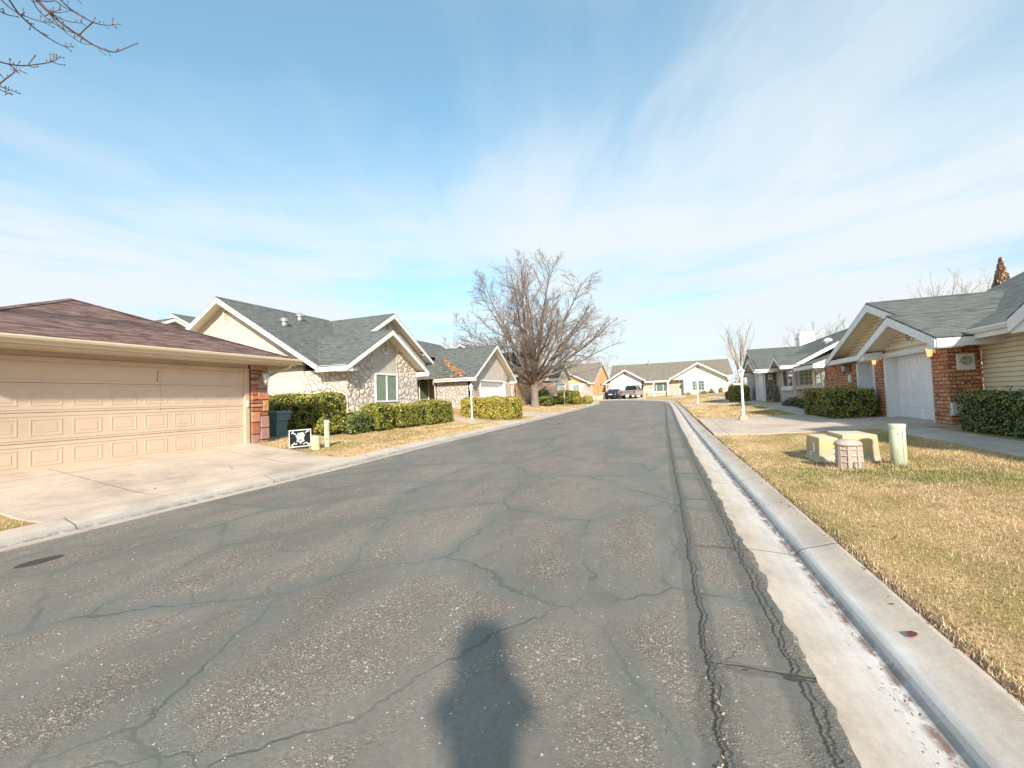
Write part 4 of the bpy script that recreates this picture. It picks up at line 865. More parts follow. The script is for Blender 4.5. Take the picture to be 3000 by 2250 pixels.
m = MB(); m.box(7.42, 7.6, -3, 14.349, .1, 2.64); m.box(6.95, 7.2, 23.9, 26.6, .1, 2.55); m.box(7.2, 10, 26.4, 26.6, .1, 2.55); m.build('wall', ['siding_cream'], h)
# recessed single garage door with white reveal
m = MB(); m.box(6.74, 7.12, 17.80, 17.93, .30, 2.50); m.box(6.74, 7.12, 15.11, 15.17, .30, 2.50); m.box(6.72, 7.12, 15.11, 17.93, 2.42, 2.53); m.box(6.70, 6.745, 15.02, 18.0, 2.47, 2.56); m.build('door_frame', ['white_trim'], h)
garage_door(h, frX(7.08, -1), 15.17, 17.80, .36, 2.42, 4, 5, handle=(15.75, 1.12), relief=.016)
m = MB(); m.box(6.72, 7.25, 20.02, 20.15, .30, 2.50); m.box(6.72, 7.25, 18.62, 18.70, .30, 2.50); m.box(6.72, 7.25, 18.62, 20.15, 2.40, 2.52); m.build('door_frame', ['white_trim'], h)
walk_door(h, frX(7.15, -1), 18.70, 20.02, .36, 2.40)
m = MB(); m.box(6.50, 6.76, 17.95, 22.85, 2.46, 2.64); m.build('fascia', ['white_trim'], h)
m = MB(); m.box(6.53, 7.3, 18.0, 22.8, 2.60, 2.65); m.build('soffit', [TA], h)
vent(h, frX(6.79, -1), 16.25, 3.06, .30, n=8)
lantern(h, (6.74, 14.84, 2.36), (-1, 0), .85, 'white_trim', 'lit_glass'); lantern(h, (6.74, 18.25, 2.36), (-1, 0), .85, 'white_trim', 'lit_glass'); lantern(h, (6.74, 20.85, 2.22), (-1, 0), 1.35, 'brown_metal', 'lamp_glass')
meter(h, frY(14.35, -1), 7.07, 2.03, .34, .42)
m = MB(); m.fb(FR, 20.70, 20.86, 1.66, 1.98, 0, .08); m.fb(FR, 20.86, 20.96, 1.72, 1.94, 0, .06); m.build('phone_box', ['label_white'], h, bevel=.01)
m = MB(); m.fb(frY(14.35, -1), 6.72, 6.92, .66, .98, 0, .12); m.build('outlet_box', ['metal_light'], h, bevel=.012)
# bay at the far end: window, sill and jogged eave
m = MB(); m.box(6.20, 6.23, 23.6, 27.0, 2.42, 2.64); m.box(6.232, 6.9, 23.57, 23.60, 2.42, 2.64); m.build('fascia', ['white_trim'], h)
gable(h, 'Y', 8.6, 2.38, 2.66, .36, 23.6, 27.0, rakes=(1, 1), eaves=(0, 0), fd=.2, ret=(0, 0), soff=TA)
m = MB(); m.box(6.23, 7.0, 23.61, 26.98, 2.44, 2.48); m.build('soffit', [TA], h)
window(h, frX(6.95, -1), 24.15, 26.05, 1.48, 2.44, blindm='blind_beige', mull=(.5,), grid=(2, 2), t=.07, sill=(.12, .24, .22))

# ================================================================== second right house: stucco and stone
h = thing('stone_house', (9, 36, .55), 'beige stucco and stone house with bay window and chimney, right side', 'house')
gable(h, 'X', 39.0, 4.55, 2.95, .40, 5.85, 12.5, rakes=(1, 0), fd=.24, ret=(0, 0))
gable(h, 'X', 37.0, 2.45, 2.97, .37, 5.55, 9, rakes=(1, 0), fd=.22, ret=(.5, 0), gut=(1, 0))
gable(h, 'X', 29.35, 1.5, 2.88, .43, 5.8, 9.5, rakes=(1, 0), fd=.22, ret=(.4, 0))
gable(h, 'Y', 11.0, 4.5, 2.92, .53, 27.9, 44.5, rakes=(1, 1), fd=.22, ret=(0, 0))
m = MB(); m.box(6.32, 6.5, 38.7, 43.0, .3, 2.95); gwall(m, 'X', 6.33, .17, -4.2, 3.9, 2.78, 39.0, 4.55, 2.95, .40); m.build('wall', ['stucco_grey'], h)
m = MB(); m.box(6.30, 6.5, 38.62, 39.5, .3, 2.8); m.box(6.30, 6.5, 35.0, 35.55, .3, 2.8); m.build('wall', ['river_stone_small'], h)
m = MB(); m.box(6.5, 7.02, 35.0, 35.2, .3, 2.85); m.box(6.28, 6.5, 34.98, 35.0, .3, 2.8); m.build('wall', ['river_stone_brown_shaded'], h)
m = MB(); m.box(6.98, 7.2, 30.0, 35.0, .3, 2.85); m.box(7.2, 12, 30.0, 30.2, .3, 2.85); m.build('wall', ['stucco_cream'], h)
m = MB(); m.box(6.95, 6.98, 30.0, 33.2, .3, 1.46); m.box(6.95, 8.1, 29.95, 30.0, .3, 1.46); m.build('wall', ['river_stone'], h)
walk_door(h, frX(6.42, -1), 35.75, 38.5, .62, 2.62, 'white_door')
m = MB(); m.box(6.25, 6.42, 38.5, 38.66, .6, 2.75); m.box(6.25, 6.42, 35.56, 35.72, .6, 2.75); m.box(6.22, 6.42, 35.56, 38.66, 2.63, 2.76); m.build('door_frame', ['white_trim'], h)
window(h, frX(6.96, -1), 30.3, 32.9, 1.60, 2.78, blindm='blind_grey', mull=(.45,), t=.08, sill=(.12, .2, .12))
window(h, frY(29.95, 1 if False else -1), 7.12, 7.95, 1.66, 2.72, blindm='blind_beige', mull=(), grid=(3, 4), t=.05, sill=(.14, .22, .12))
meter(h, frY(35.0, -1), 6.62, 2.38, .28, .4)
downspout(h, [(6.15, 34.5, 2.75), (6.25, 34.9, 2.6), (6.25, 34.93, .62)])
roofvent(h, (8.9, 30.6, 4.1), 'white_trim')
m = MB(); m.box(10.9, 12.1, 44.7, 45.9, 4.2, 6.0); m.box(10.8, 12.2, 44.6, 46.0, 6.0, 6.1); m.box(10.95, 12.05, 44.75, 45.85, 6.1, 6.5); m.build('chimney', ['white_bright'], h, bevel=.01)

# ================================================================== roofs farther left behind
h = thing('grey_house', (-36.6, 24, 2.2), 'grey roofed house with small white gable peeping over the brown garage roof', 'house')
gable(h, 'Y', -36.6, 5.2, 6.75, .47, 22, 33, rakes=(1, 0), ret=(0, 0)); gable(h, 'X', 20.0, 4.0, 6.3, .47, -42, -33.0, rakes=(0, 1), ret=(0, .3))
m = MB(); gwall(m, 'Y', 22.6, .2, -4.6, 4.6, 1.5, -36.6, 5.2, 6.75, .47); m.box(-41, -33.5, 16.4, 16.6, 1.5, 6.3); gwall(m, 'X', -33.5, -.2, -3.5, 3.5, 1.5, 20, 4.0, 6.3, .47); m.build('wall', ['stucco_cream'], h)
vent(h, frY(22.6, -1), -36.6, 8.35, .3)
h = thing('grey_house', (-23.5, 48, 1.5), 'grey house behind, only its tiny white gable tip over the grey roof', 'house')
gable(h, 'Y', -23.2, 5.0, 5.6, .53, 45, 56, rakes=(1, 0), ret=(0, 0)); m = MB(); gwall(m, 'Y', 45.6, .2, -4.5, 4.5, 1.2, -23.2, 5.0, 5.6, .53); m.build('wall', ['stucco_cream'], h)
# ================================================================== hedges
def hedge(x0, x1, y0, y1, h, mat, lab, name='hedge', cat='hedge', group=None, rnd=.25, den=650, leaf=.034, seed=1, rot=0, z0=None, wob=.07):
    """clipped hedge: dark inner mass and thousands of small leaves over its uneven surface"""
    r2 = np.random.default_rng(seed); cx, cy = (x0+x1)/2, (y0+y1)/2; a, b = (x1-x0)/2, (y1-y0)/2
    zb = (gzf(cx, cy)+.03) if z0 is None else z0
    t = thing(name, (cx, cy, zb), lab, cat, group)
    ph = r2.random(6)*6.28
    def surf(p, inset=0.0):   # p: unit-cube surface points -> rounded hedge surface
        q = p*np.array([a, b, h/2]); r = min(rnd, a*.9, b*.9, h*.45); c = np.clip(q, -np.array([a-r, b-r, h/2-r]), np.array([a-r, b-r, h/2-r]))
        d = q-c; L = np.linalg.norm(d, axis=1)[:, None]; n = np.where(L > 1e-6, d/np.maximum(L, 1e-6), 0)
        bulge = wob*(np.sin(c[:, 1]*2.3+ph[0])+np.sin(c[:, 0]*2.9+c[:, 2]*2.1+ph[1])+.7*np.sin(c[:, 1]*5.1+c[:, 2]*4+ph[2]))[:, None]*.5
        return c+n*(r+bulge-inset)+np.array([0, 0, h/2]), n
    area = 2*(4*a*b+2*a*h+2*b*h)*.75; n = int(area*den)
    # sample cube surface
    w = np.array([b*h, b*h, a*h, a*h, a*b*2, .0]); w /= w.sum(); fc = r2.choice(6, n, p=w); u = r2.random((n, 2))*2-1
    p = np.zeros((n, 3)); 
    for k in range(5):
        m = fc == k
        if k < 2: p[m] = np.stack([np.full(m.sum(), 1 if k == 0 else -1), u[m, 0], u[m, 1]], 1)
        elif k < 4: p[m] = np.stack([u[m, 0], np.full(m.sum(), 1 if k == 2 else -1), u[m, 1]], 1)
        else: p[m] = np.stack([u[m, 0], u[m, 1], np.ones(m.sum())], 1)
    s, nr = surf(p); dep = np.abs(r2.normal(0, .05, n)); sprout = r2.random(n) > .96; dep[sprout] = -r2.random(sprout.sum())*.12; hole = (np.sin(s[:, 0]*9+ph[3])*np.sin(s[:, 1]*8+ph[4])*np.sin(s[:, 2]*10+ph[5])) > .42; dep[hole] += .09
    s = s-nr*dep[:, None]; s[:, 2] = np.maximum(s[:, 2], .02)
    N_ = nr+r2.normal(0, .55, (n, 3)); N_ /= np.linalg.norm(N_, axis=1)[:, None]
    A = np.cross(N_, r2.normal(0, 1, (n, 3))); A /= np.linalg.norm(A, axis=1)[:, None]; B = np.cross(N_, A)
    sz = (leaf*(.6+.8*r2.random(n)))[:, None]
    V = np.stack([s-A*sz, s-B*sz*.55+N_*sz*.15, s+A*sz, s+B*sz*.55+N_*sz*.15], 1).reshape(-1, 3)
    cr, sr = math.cos(rot), math.sin(rot); V = np.stack([V[:, 0]*cr-V[:, 1]*sr, V[:, 0]*sr+V[:, 1]*cr, V[:, 2]], 1)+np.array([cx, cy, zb])
    val = np.clip(r2.random(n)*.85+.12-np.maximum(dep, 0)*3.2+.10*(nr[:, 2] > .6), 0, 1); uv = np.repeat(np.stack([val, r2.random(n)], 1), 4, 0)  # deep leaves coloured darker, top leaves lighter: shade and sun painted in
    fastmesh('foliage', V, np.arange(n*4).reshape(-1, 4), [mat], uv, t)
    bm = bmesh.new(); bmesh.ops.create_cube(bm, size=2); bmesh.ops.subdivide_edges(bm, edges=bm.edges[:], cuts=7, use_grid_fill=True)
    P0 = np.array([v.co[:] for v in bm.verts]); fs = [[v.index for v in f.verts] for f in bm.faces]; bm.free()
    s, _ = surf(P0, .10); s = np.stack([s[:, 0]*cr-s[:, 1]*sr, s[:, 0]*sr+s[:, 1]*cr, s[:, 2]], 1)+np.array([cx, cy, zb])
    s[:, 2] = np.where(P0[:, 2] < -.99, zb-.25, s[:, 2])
    fastmesh('shade_core', s, np.array(fs), ['hedge_core'], None, t)  # solid dark core standing in for the shade inside the hedge
    return t
hedge(-15.2, -11.75, 11.9, 13.2, 1.48, 'leaf_olive', 'tall dark green hedge behind the blue grey bin, left of the stone wall', den=900, leaf=.042, seed=2, z0=.45, rnd=.18)
hedge(-12.35, -11.45, 13.0, 14.3, .80, 'leaf_dark', 'low dark green square hedge in front of the taller hedge corner', den=1000, leaf=.035, seed=3, z0=.33)
HG = 'clipped hedge blocks in front of the stone wall'
hedge(-12.3, -11.3, 14.4, 15.6, 1.16, 'leaf_olive', 'first of three joined hedge blocks before the stone wall, beside the low square hedge', group=HG, den=900, leaf=.036, seed=4, z0=.36)
hedge(-12.25, -11.2, 15.9, 17.75, 1.12, 'leaf_olive', 'middle one of three joined hedge blocks before the stone wall under the wide window', group=HG, den=900, leaf=.036, seed=5, z0=.35)
hedge(-12.2, -11.15, 18.1, 20.7, 1.22, 'leaf_olive', 'last and longest of three joined hedge blocks, nearest the stone house walkway', group=HG, den=900, leaf=.036, seed=6, z0=.33)
hedge(-12.9, -12.2, 20.2, 21.5, 1.2, 'leaf_gold', 'yellowish hedge end behind the three joined hedge blocks at the walkway', den=800, leaf=.036, seed=7, z0=.42)
hedge(-12.35, -8.8, 23.6, 25.6, 1.36, 'leaf_gold', 'big rounded yellow green hedge behind the white lamp post on the left', den=750, leaf=.05, seed=8, z0=.24, rnd=.28, wob=.07)
hedge(5.18, 6.62, 18.15, 21.3, 1.05, 'leaf_olive', 'green clipped hedge before the brick wall left of the white door', den=1100, leaf=.034, seed=9, z0=.38, rnd=.16)
hedge(6.38, 7.35, 5.5, 13.35, .92, 'leaf_dark', 'long dark green hedge along the siding wall at the right edge', den=1500, leaf=.030, seed=10, z0=.30, rnd=.13)
hedge(4.55, 5.95, 39.0, 40.9, 1.36, 'leaf_olive', 'upright green hedge behind the nearest lamp post beside the white door', den=600, leaf=.05, seed=11, z0=.55, rnd=.3)
hedge(4.85, 5.5, 45.2, 46.6, .85, 'leaf_rust', 'small rust coloured shrub left of the upright green hedge', den=500, leaf=.05, seed=12, z0=.64, name='shrub', cat='shrub', rnd=.32)
FH = 'hedges round the third lamp post'
for i, (x0, x1, y0, y1, hh, mt, lb) in enumerate([
        (-13.3, -11.5, 41.3, 43.0, 1.10, 'leaf_dark', 'dark green hedge just right of the big tree trunk'),
        (-12.9, -11.7, 43.4, 45.2, 1.08, 'leaf_dark', 'round dark hedge between the tree side hedge and the lamp post hedge'),
        (-13.8, -12.6, 43.9, 45.6, 1.50, 'leaf_dark', 'taller dark shrub against the brick wall behind the round dark hedge'),
        (-12.6, -11.5, 47.0, 48.6, 1.05, 'leaf_olive', 'low green hedge directly behind the third lamp post'),
        (-12.9, -11.2, 49.5, 55.5, 1.52, 'leaf_olive', 'long high green hedge before the small brick house garage'),
        (-10.9, -9.9, 48.2, 49.9, .98, 'leaf_gold', 'round yellow green shrub right of the third lamp post'),
        (-9.9, -8.9, 49.6, 51.4, .95, 'leaf_gold', 'round golden shrub at the driveway corner, farthest right of its row')]):
    hedge(x0, x1, y0, y1, hh, mt, lb, group=FH, den=420, leaf=.065, seed=20+i, rnd=.45)
# low planting by the right houses
def shrub(c, r, mat, lab, n=900, leaf=.05, seed=1, cat='shrub', twigs=False, spiky=0):
    r2 = np.random.default_rng(seed); t = thing('shrub', (c[0], c[1], c[2]), lab, cat)
    d = r2.normal(0, 1, (n, 3)); d /= np.linalg.norm(d, axis=1)[:, None]; d[:, 2] = np.abs(d[:, 2]); rad = (r2.random(n)**.35)[:, None]*(1+.25*np.sin(d[:, :1]*5+d[:, 1:2]*4+seed))
    s = d*rad*np.array(r)+np.array(c); N_ = d+r2.normal(0, .6, (n, 3)); A = np.cross(N_, r2.normal(0, 1, (n, 3)))+d*spiky; A /= np.linalg.norm(A, axis=1)[:, None]; B = np.cross(N_, A); B /= np.linalg.norm(B, axis=1)[:, None]
    sz = (leaf*(.6+.8*r2.random(n)))[:, None]
    V = np.stack([s-A*sz, s-B*sz*.4, s+A*sz, s+B*sz*.4], 1).reshape(-1, 3); uv = np.repeat(np.stack([r2.random(n), r2.random(n)], 1), 4, 0)
    fastmesh('foliage', V, np.arange(n*4).reshape(-1, 4), [mat], uv, t)
    m = MB()
    for k in range(9):
        a = r2.random()*6.28; q = .55+.4*r2.random(); m.tube([(c[0], c[1], c[2]-.05), (c[0]+.4*r[0]*math.cos(a), c[1]+.4*r[1]*math.sin(a), c[2]+r[2]*.5*q), (c[0]+.8*r[0]*math.cos(a), c[1]+.8*r[1]*math.sin(a), c[2]+r[2]*q)], [.012, .008, .004], 4, cap=False)
    m.build('stems', ['twig'], t, recalc=False); return t
shrub((6.45, 28.2, .47), (.45, 1.6, .48), 'leaf_juniper', 'spreading dark juniper under the bay window of the stone house', 2600, .06, 31)
shrub((6.42, 25.4, .42), (.38, .95, .62), 'leaf_juniper', 'upright grey green shrub between the juniper and the patio chair', 1800, .06, 32, spiky=2)
shrub((6.75, 26.6, .44), (.35, .7, .62), 'leaf_rust', 'brownish wispy shrub behind the grey green shrub', 900, .05, 33, spiky=2)
for i, (x, w, hh, mt, lb) in enumerate([(2.15, .62, .62, 'leaf_gold', 'low rounded golden shrub right of the front door, end house'), (4.2, .75, .55, 'leaf_brown', 'low brown shrub under the arched window of the end house'), (5.3, .32, .75, 'leaf_brown', 'reddish bare shrub right of the arched window'), (6.5, .5, .9, 'leaf_brown', 'taller twiggy brown shrub near the right end of the white house')]):
    shrub((x, 67.2, gzf(x, 67.2)+.05), (w, .5, hh), mt, lb, 420, .075, 40+i, spiky=1)
t = thing('garden_cone', (5.95, 67.2, gzf(5.95, 67.2)), 'small white cone shaped garden ornament between two brown shrubs', 'garden ornament')
MB().lathe([(.30, 0), (.27, .15), (.10, .62), (.05, .80), (.01, .9)], 5.95, 67.2, gzf(5.95, 67.2)+.02, 10).build('cone_body', ['white_trim'], t, smooth=True); MB().lathe([(.34, 0), (.34, .05)], 5.95, 67.2, gzf(5.95, 67.2), 10).build('cone_base', ['white_trim'], t)
# trellis vine beside the brown stone strip
t = thing('climbing_vine', (7.05, 34.2, .6), 'dry brown woody vine leaning on the stucco wall beside the meter', 'vine'); m = MB(); r3 = random.Random(8)
for k in range(14): x = 6.82+r3.uniform(-.12, .15); y = 34.2+r3.uniform(-.35, .3); m.tube([(x-.05, y, .55), (x+r3.uniform(-.05, .05), y+r3.uniform(-.1, .1), 1.1), (6.9+r3.uniform(-.05, .05), 34.4+r3.uniform(-.12, .12), 1.75+r3.uniform(-.2, .1))], [.02, .014, .006], 4, cap=False)
m.build('stems', ['twig_purple'], t, recalc=False)
for i, (x, y, s, mt) in enumerate([(6.32, 34.2, .26, 'red_rock'), (6.4, 33.4, .2, 'red_rock'), (6.25, 32.2, .15, 'pale_rock'), (6.35, 31.2, .17, 'pale_rock'), (6.1, 26.2, .12, 'pale_rock'), (6.2, 22.9, .15, 'pale_rock'), (6.35, 22.3, .18, 'pale_rock'), (6.45, 23.1, .14, 'pale_rock'), (6.15, 21.9, .11, 'pale_rock')]):
    m = MB(); m.blob((x, y, gzf(x, y)+s*.3), (s, s*1.2, s*.5), n=2, jit=.2, seed=i)
    tag(m.build('garden_rock', [mt], smooth=False), ['large flat red rock at the foot of the brown stone strip', 'smaller red rock beside the large red one', 'pale rock at the corner of the planting bed before the red rocks', 'pale rock at the tip of the juniper bed', 'pale rock before the grey green shrub', 'pale rock left of the chair among the edging stones', 'largest pale edging stone below the chair', 'pale edging stone right by the chair legs', 'smallest pale edging stone at the hedge corner'][i], 'rock', 'rocks edging the planting beds')
# patio chair
t = thing('patio_chair', (6.5, 23.3, .42), 'low black and white lounge chair beside the hedge and window', 'chair')
z = .42; m = MB(); m.hexa([(6.25, 23.0, z+.40), (6.75, 23.0, z+.40), (6.75, 23.6, z+.36), (6.25, 23.6, z+.36), (6.25, 23.0, z+.44), (6.75, 23.0, z+.44), (6.75, 23.6, z+.40), (6.25, 23.6, z+.40)]); m.build('seat', ['dark'], t)
m = MB(); m.hexa([(6.25, 23.6, z+.40), (6.75, 23.6, z+.40), (6.75, 23.80, z+.95), (6.25, 23.80, z+.95), (6.25, 23.64, z+.40), (6.75, 23.64, z+.40), (6.75, 23.84, z+.95), (6.25, 23.84, z+.95)]); m.build('backrest', ['dark'], t)
m = MB(); m.tube([(6.23, 23.6, z+.4), (6.23, 23.82, z+.97), (6.77, 23.82, z+.97), (6.77, 23.6, z+.4)], .018, 6); m.tube([(6.23, 23.6, z+.38), (6.23, 22.96, z+.42), (6.77, 22.96, z+.42), (6.77, 23.6, z+.38)], .018, 6); m.build('frame', ['white_trim'], t)
for x in (6.24, 6.76):
    for y, dy in ((23.05, -.06), (23.6, .1)): MB().tube([(x, y, z+.4), (x, y+dy, z)], .015, 6).build('leg', ['white_trim'], t)

# ================================================================== trees
class Tubes:
    def __init__(s): s.V = []; s.F = []; s.n = 0
    def add(s, pts, rad, k):
        pts = np.asarray(pts, float); m = len(pts); d = np.gradient(pts, axis=0); d /= np.maximum(np.linalg.norm(d, axis=1), 1e-9)[:, None]
        ref = np.array([1., 0, 0]) if abs(d[0, 0]) < .7 else np.array([0, 1., 0]); a = np.cross(d, ref); a /= np.linalg.norm(a, axis=1)[:, None]; b = np.cross(d, a)
        th = np.arange(k)*2*math.pi/k; rad = np.asarray(rad, float)
        v = pts[:, None, :]+rad[:, None, None]*(a[:, None, :]*np.cos(th)[None, :, None]+b[:, None, :]*np.sin(th)[None, :, None])
        s.V.append(v.reshape(-1, 3)); i, j = np.meshgrid(np.arange(m-1), np.arange(k), indexing='ij'); j2 = (j+1) % k
        s.F.append((np.stack([i*k+j, i*k+j2, (i+1)*k+j2, (i+1)*k+j], -1).reshape(-1, 4))+s.n); s.n += m*k
    def build(s, name, mat, parent): return fastmesh(name, np.concatenate(s.V), np.concatenate(s.F), [mat], None, parent)
def grow(T, p, d, L, r, lev, rr, maxlev, kids, up=.10, spread=.7, wig=.16, shrink=.5, droop=0, rmin=.004, bound=None):
    """one limb and, recursively, its side branches"""
    seg = {0: 9, 1: 7, 2: 5, 3: 4}.get(lev, 3); pts = [np.array(p, float)]; dd = np.array(d, float); dd /= np.linalg.norm(dd); dirs = [dd]
    for i in range(seg):
        dd = dd+rr.normal(0, wig/(1+.2*lev), 3)*(.6 if lev == 0 else 1)+np.array([0, 0, up-(droop if lev >= 2 else 0)]); dd /= np.linalg.norm(dd); 
        if bound is not None and i > 0 and (((pts[-1]+dd*L/seg-bound[0])/bound[1])**2).sum() > bound[2]: break
        pts.append(pts[-1]+dd*L/seg); dirs.append(dd)
    seg = len(pts)-1; tt = np.linspace(0, 1, seg+1); rad = r*(1-tt*.86); T.add(pts, rad, 7 if lev == 0 else (5 if lev == 1 else 3))
    if lev >= maxlev: return
    n = kids[lev]; n = max(2, int(n*rr.uniform(.8, 1.2)))
    for k in range(n):
        u_ = (k+rr.random())/n; u_ = u_**.75; f = (.22 if lev == 0 else .12)+(1-(.22 if lev == 0 else .12))*u_; x = f*seg; i = min(int(x), seg-1); q = pts[i]+(pts[i+1]-pts[i])*(x-i); base = dirs[i]
        s = np.cross(base, rr.normal(0, 1, 3)); s /= np.linalg.norm(s); nd = base*(1-.35*spread)+s*spread*(.75+.4*rr.random())+np.array([0, 0, .08])
        nl = L*shrink*(1.15-.70*f)*rr.uniform(.7, 1.2); grow(T, q, nd, nl, max(rad[i]*.50, rmin*1.6 if lev < 2 else rmin), lev+1, rr, maxlev, kids, up, spread, wig, shrink, droop, rmin, None if bound is None else (bound[0], bound[1], rr.uniform(.80, 1.12)))
# the big bare tree
rt = np.random.default_rng(42); tb = (-12.3, 39.0, .62)
t = thing('bare_tree', tb, 'big bare winter tree with thick forked trunk and wide round crown', 'tree')
T = Tubes(); B0 = np.array(tb); T.add([B0+[0, 0, -.2], B0+[0, 0, .25], B0+[0, .0, 1.0], B0+[.02, 0, 1.9], B0+[.02, .0, 2.7]], [.52, .40, .34, .36, .44], 14)
T.build('trunk', 'bark', t)
T = Tubes()
top = B0+np.array([0, 0, 2.35]); Cc = B0+np.array([-.8, 0, 8.2]); Rr = np.array([9.2, 7.6, 7.2])
rl = []
for k in range(24):   # limbs fan out over a wide dome
    el = [1.2, .92, .68, .48, .32, .80][k % 6]+rt.normal(0, .07); az = k*2.399+rt.normal(0, .12); d = np.array([math.cos(az)*math.cos(el), math.sin(az)*math.cos(el), math.sin(el)]); o_ = (top-Cc)/Rr; e_ = d/Rr
    A_ = e_@e_; B_ = o_@e_; C_ = o_@o_-1; L = (-B_+math.sqrt(max(.01, B_*B_-A_*C_)))/A_
    rl.append((d, L*rt.uniform(.80, .92), .055+.010*L))
rl.append((np.array([0, .05, 1.0]), 11.6, .19))
for d, L, r in rl: grow(T, top+d*.12+np.array([0, 0, -.5+.5*d[2]]), d+np.array([0, 0, .16]), L, r*.92, 0, rt, 3, [14, 11, 9], bound=(Cc, Rr, 1.0), up=.006, spread=.66, shrink=.43, wig=.12, rmin=.0095)
grow(T, B0+[.15, 0, 1.5], (.95, -.1, .42), 7.4, .09, 0, rt, 3, [9, 8, 5], up=.004, spread=.7, shrink=.42, rmin=.008)
grow(T, top+[.1, 0, .3], (1.0, .1, .36), 8.6, .11, 0, rt, 3, [10, 8, 5], up=.0, spread=.7, shrink=.45, rmin=.008)
T.build('crown', 'twig', t)
# trees beyond the houses
def bgtree(x, y, zb, H, W, lab, seed, kids=(10, 7, 4), mat='twig_pale', col=False, limbs=7, group=None, nm='bare_tree'):
    rr = np.random.default_rng(seed); t = thing(nm, (x, y, zb), lab, 'tree', group); T = Tubes(); B_ = np.array([x, y, zb]); T.add([B_, B_+[0, 0, H*.12], B_+[.05, 0, H*.28]], [H*.028, H*.02, H*.018], 7); T.build('trunk', 'bark', t)
    T = Tubes()
    for k in range(limbs):
        a = 2*math.pi*k/limbs+rr.random()*.6; w = W/H*rr.uniform(.35, 1.0) if not col else W/H*rr.uniform(.2, .7); d = (math.cos(a)*w, math.sin(a)*w, 1.0)
        grow(T, B_+np.array([0, 0, H*(.12+.14*rr.random())]), d, H*rr.uniform(.70, .86), H*.011, 0, rr, 3, list(kids), up=.05 if not col else .12, spread=.5 if not col else .42, shrink=.42 if not col else .34, rmin=.009)
    T.build('crown', mat, t); return t
bgtree(12.2, 90, 1.9, 11.6, 6.2, 'tall slender bare tree rising behind the lamp post, right of the end house', 51, col=True, limbs=9)
bgtree(18.3, 70, 1.5, 8.6, 7.5, 'pale bare tree crown behind the white chimney', 52, limbs=8); bgtree(22.0, 71, 1.5, 8.9, 6.5, 'pale bare tree crown right of the chimney, behind the dark roof', 53, limbs=8)
for k, (x, hh) in enumerate([(25.5, 10.1), (27.6, 11.2), (28.9, 10.9), (30.6, 10.7)]):
    bgtree(x, 60, 1.3, hh, 3.4, ['leftmost faint bare treetop over the near right grey roof', 'second faint bare treetop from the left over the near right roof', 'third faint bare treetop from the left over the near right roof', 'rightmost faint bare treetop over the roof, nearest the cypress'][k], 54+k, kids=(7, 5, 2), mat='twig_pale', limbs=5, group='treetops showing over the near right roof')
bgtree(-19.5, 100, 2.0, 9.8, 9, 'bare tree crown behind the peach house roof, left of the end house', 60, limbs=9)
bgtree(-15.0, 101, 2.0, 8.4, 7, 'smaller bare tree right behind the peach house ridge', 61, limbs=7)
t = thing('cypress_tree', (17.9, 32.5, .8), 'narrow pointed brown green cypress tip over the near right roof', 'tree'); r2 = np.random.default_rng(9); n = 5200
hz = r2.random(n); a = r2.random(n)*6.28; rad = .95*np.minimum(1, (1-hz)*1.65+.02)*(.75+.35*r2.random(n)); s = np.stack([17.9+rad*np.cos(a), 32.5+rad*np.sin(a), .8+.3+hz*7.4], 1)
N_ = np.stack([np.cos(a), np.sin(a), np.full(n, .5)], 1)+r2.normal(0, .5, (n, 3)); A = np.stack([r2.normal(0, .3, n), r2.normal(0, .3, n), np.ones(n)], 1); B = np.cross(N_, A); B /= np.linalg.norm(B, axis=1)[:, None]; q = .10
V = np.stack([s-A*q, s-B*q*.5, s+A*q, s+B*q*.5], 1).reshape(-1, 3); fastmesh('foliage', V, np.arange(n*4).reshape(-1, 4), ['leaf_brown'], np.repeat(np.stack([r2.random(n)*.7, r2.random(n)], 1), 4, 0), t)
MB().tube([(17.9, 32.5, .7), (17.9, 32.5, 4), (17.9, 32.5, 8.2)], [.2, .12, .02], 8).build('trunk', ['bark'], t)
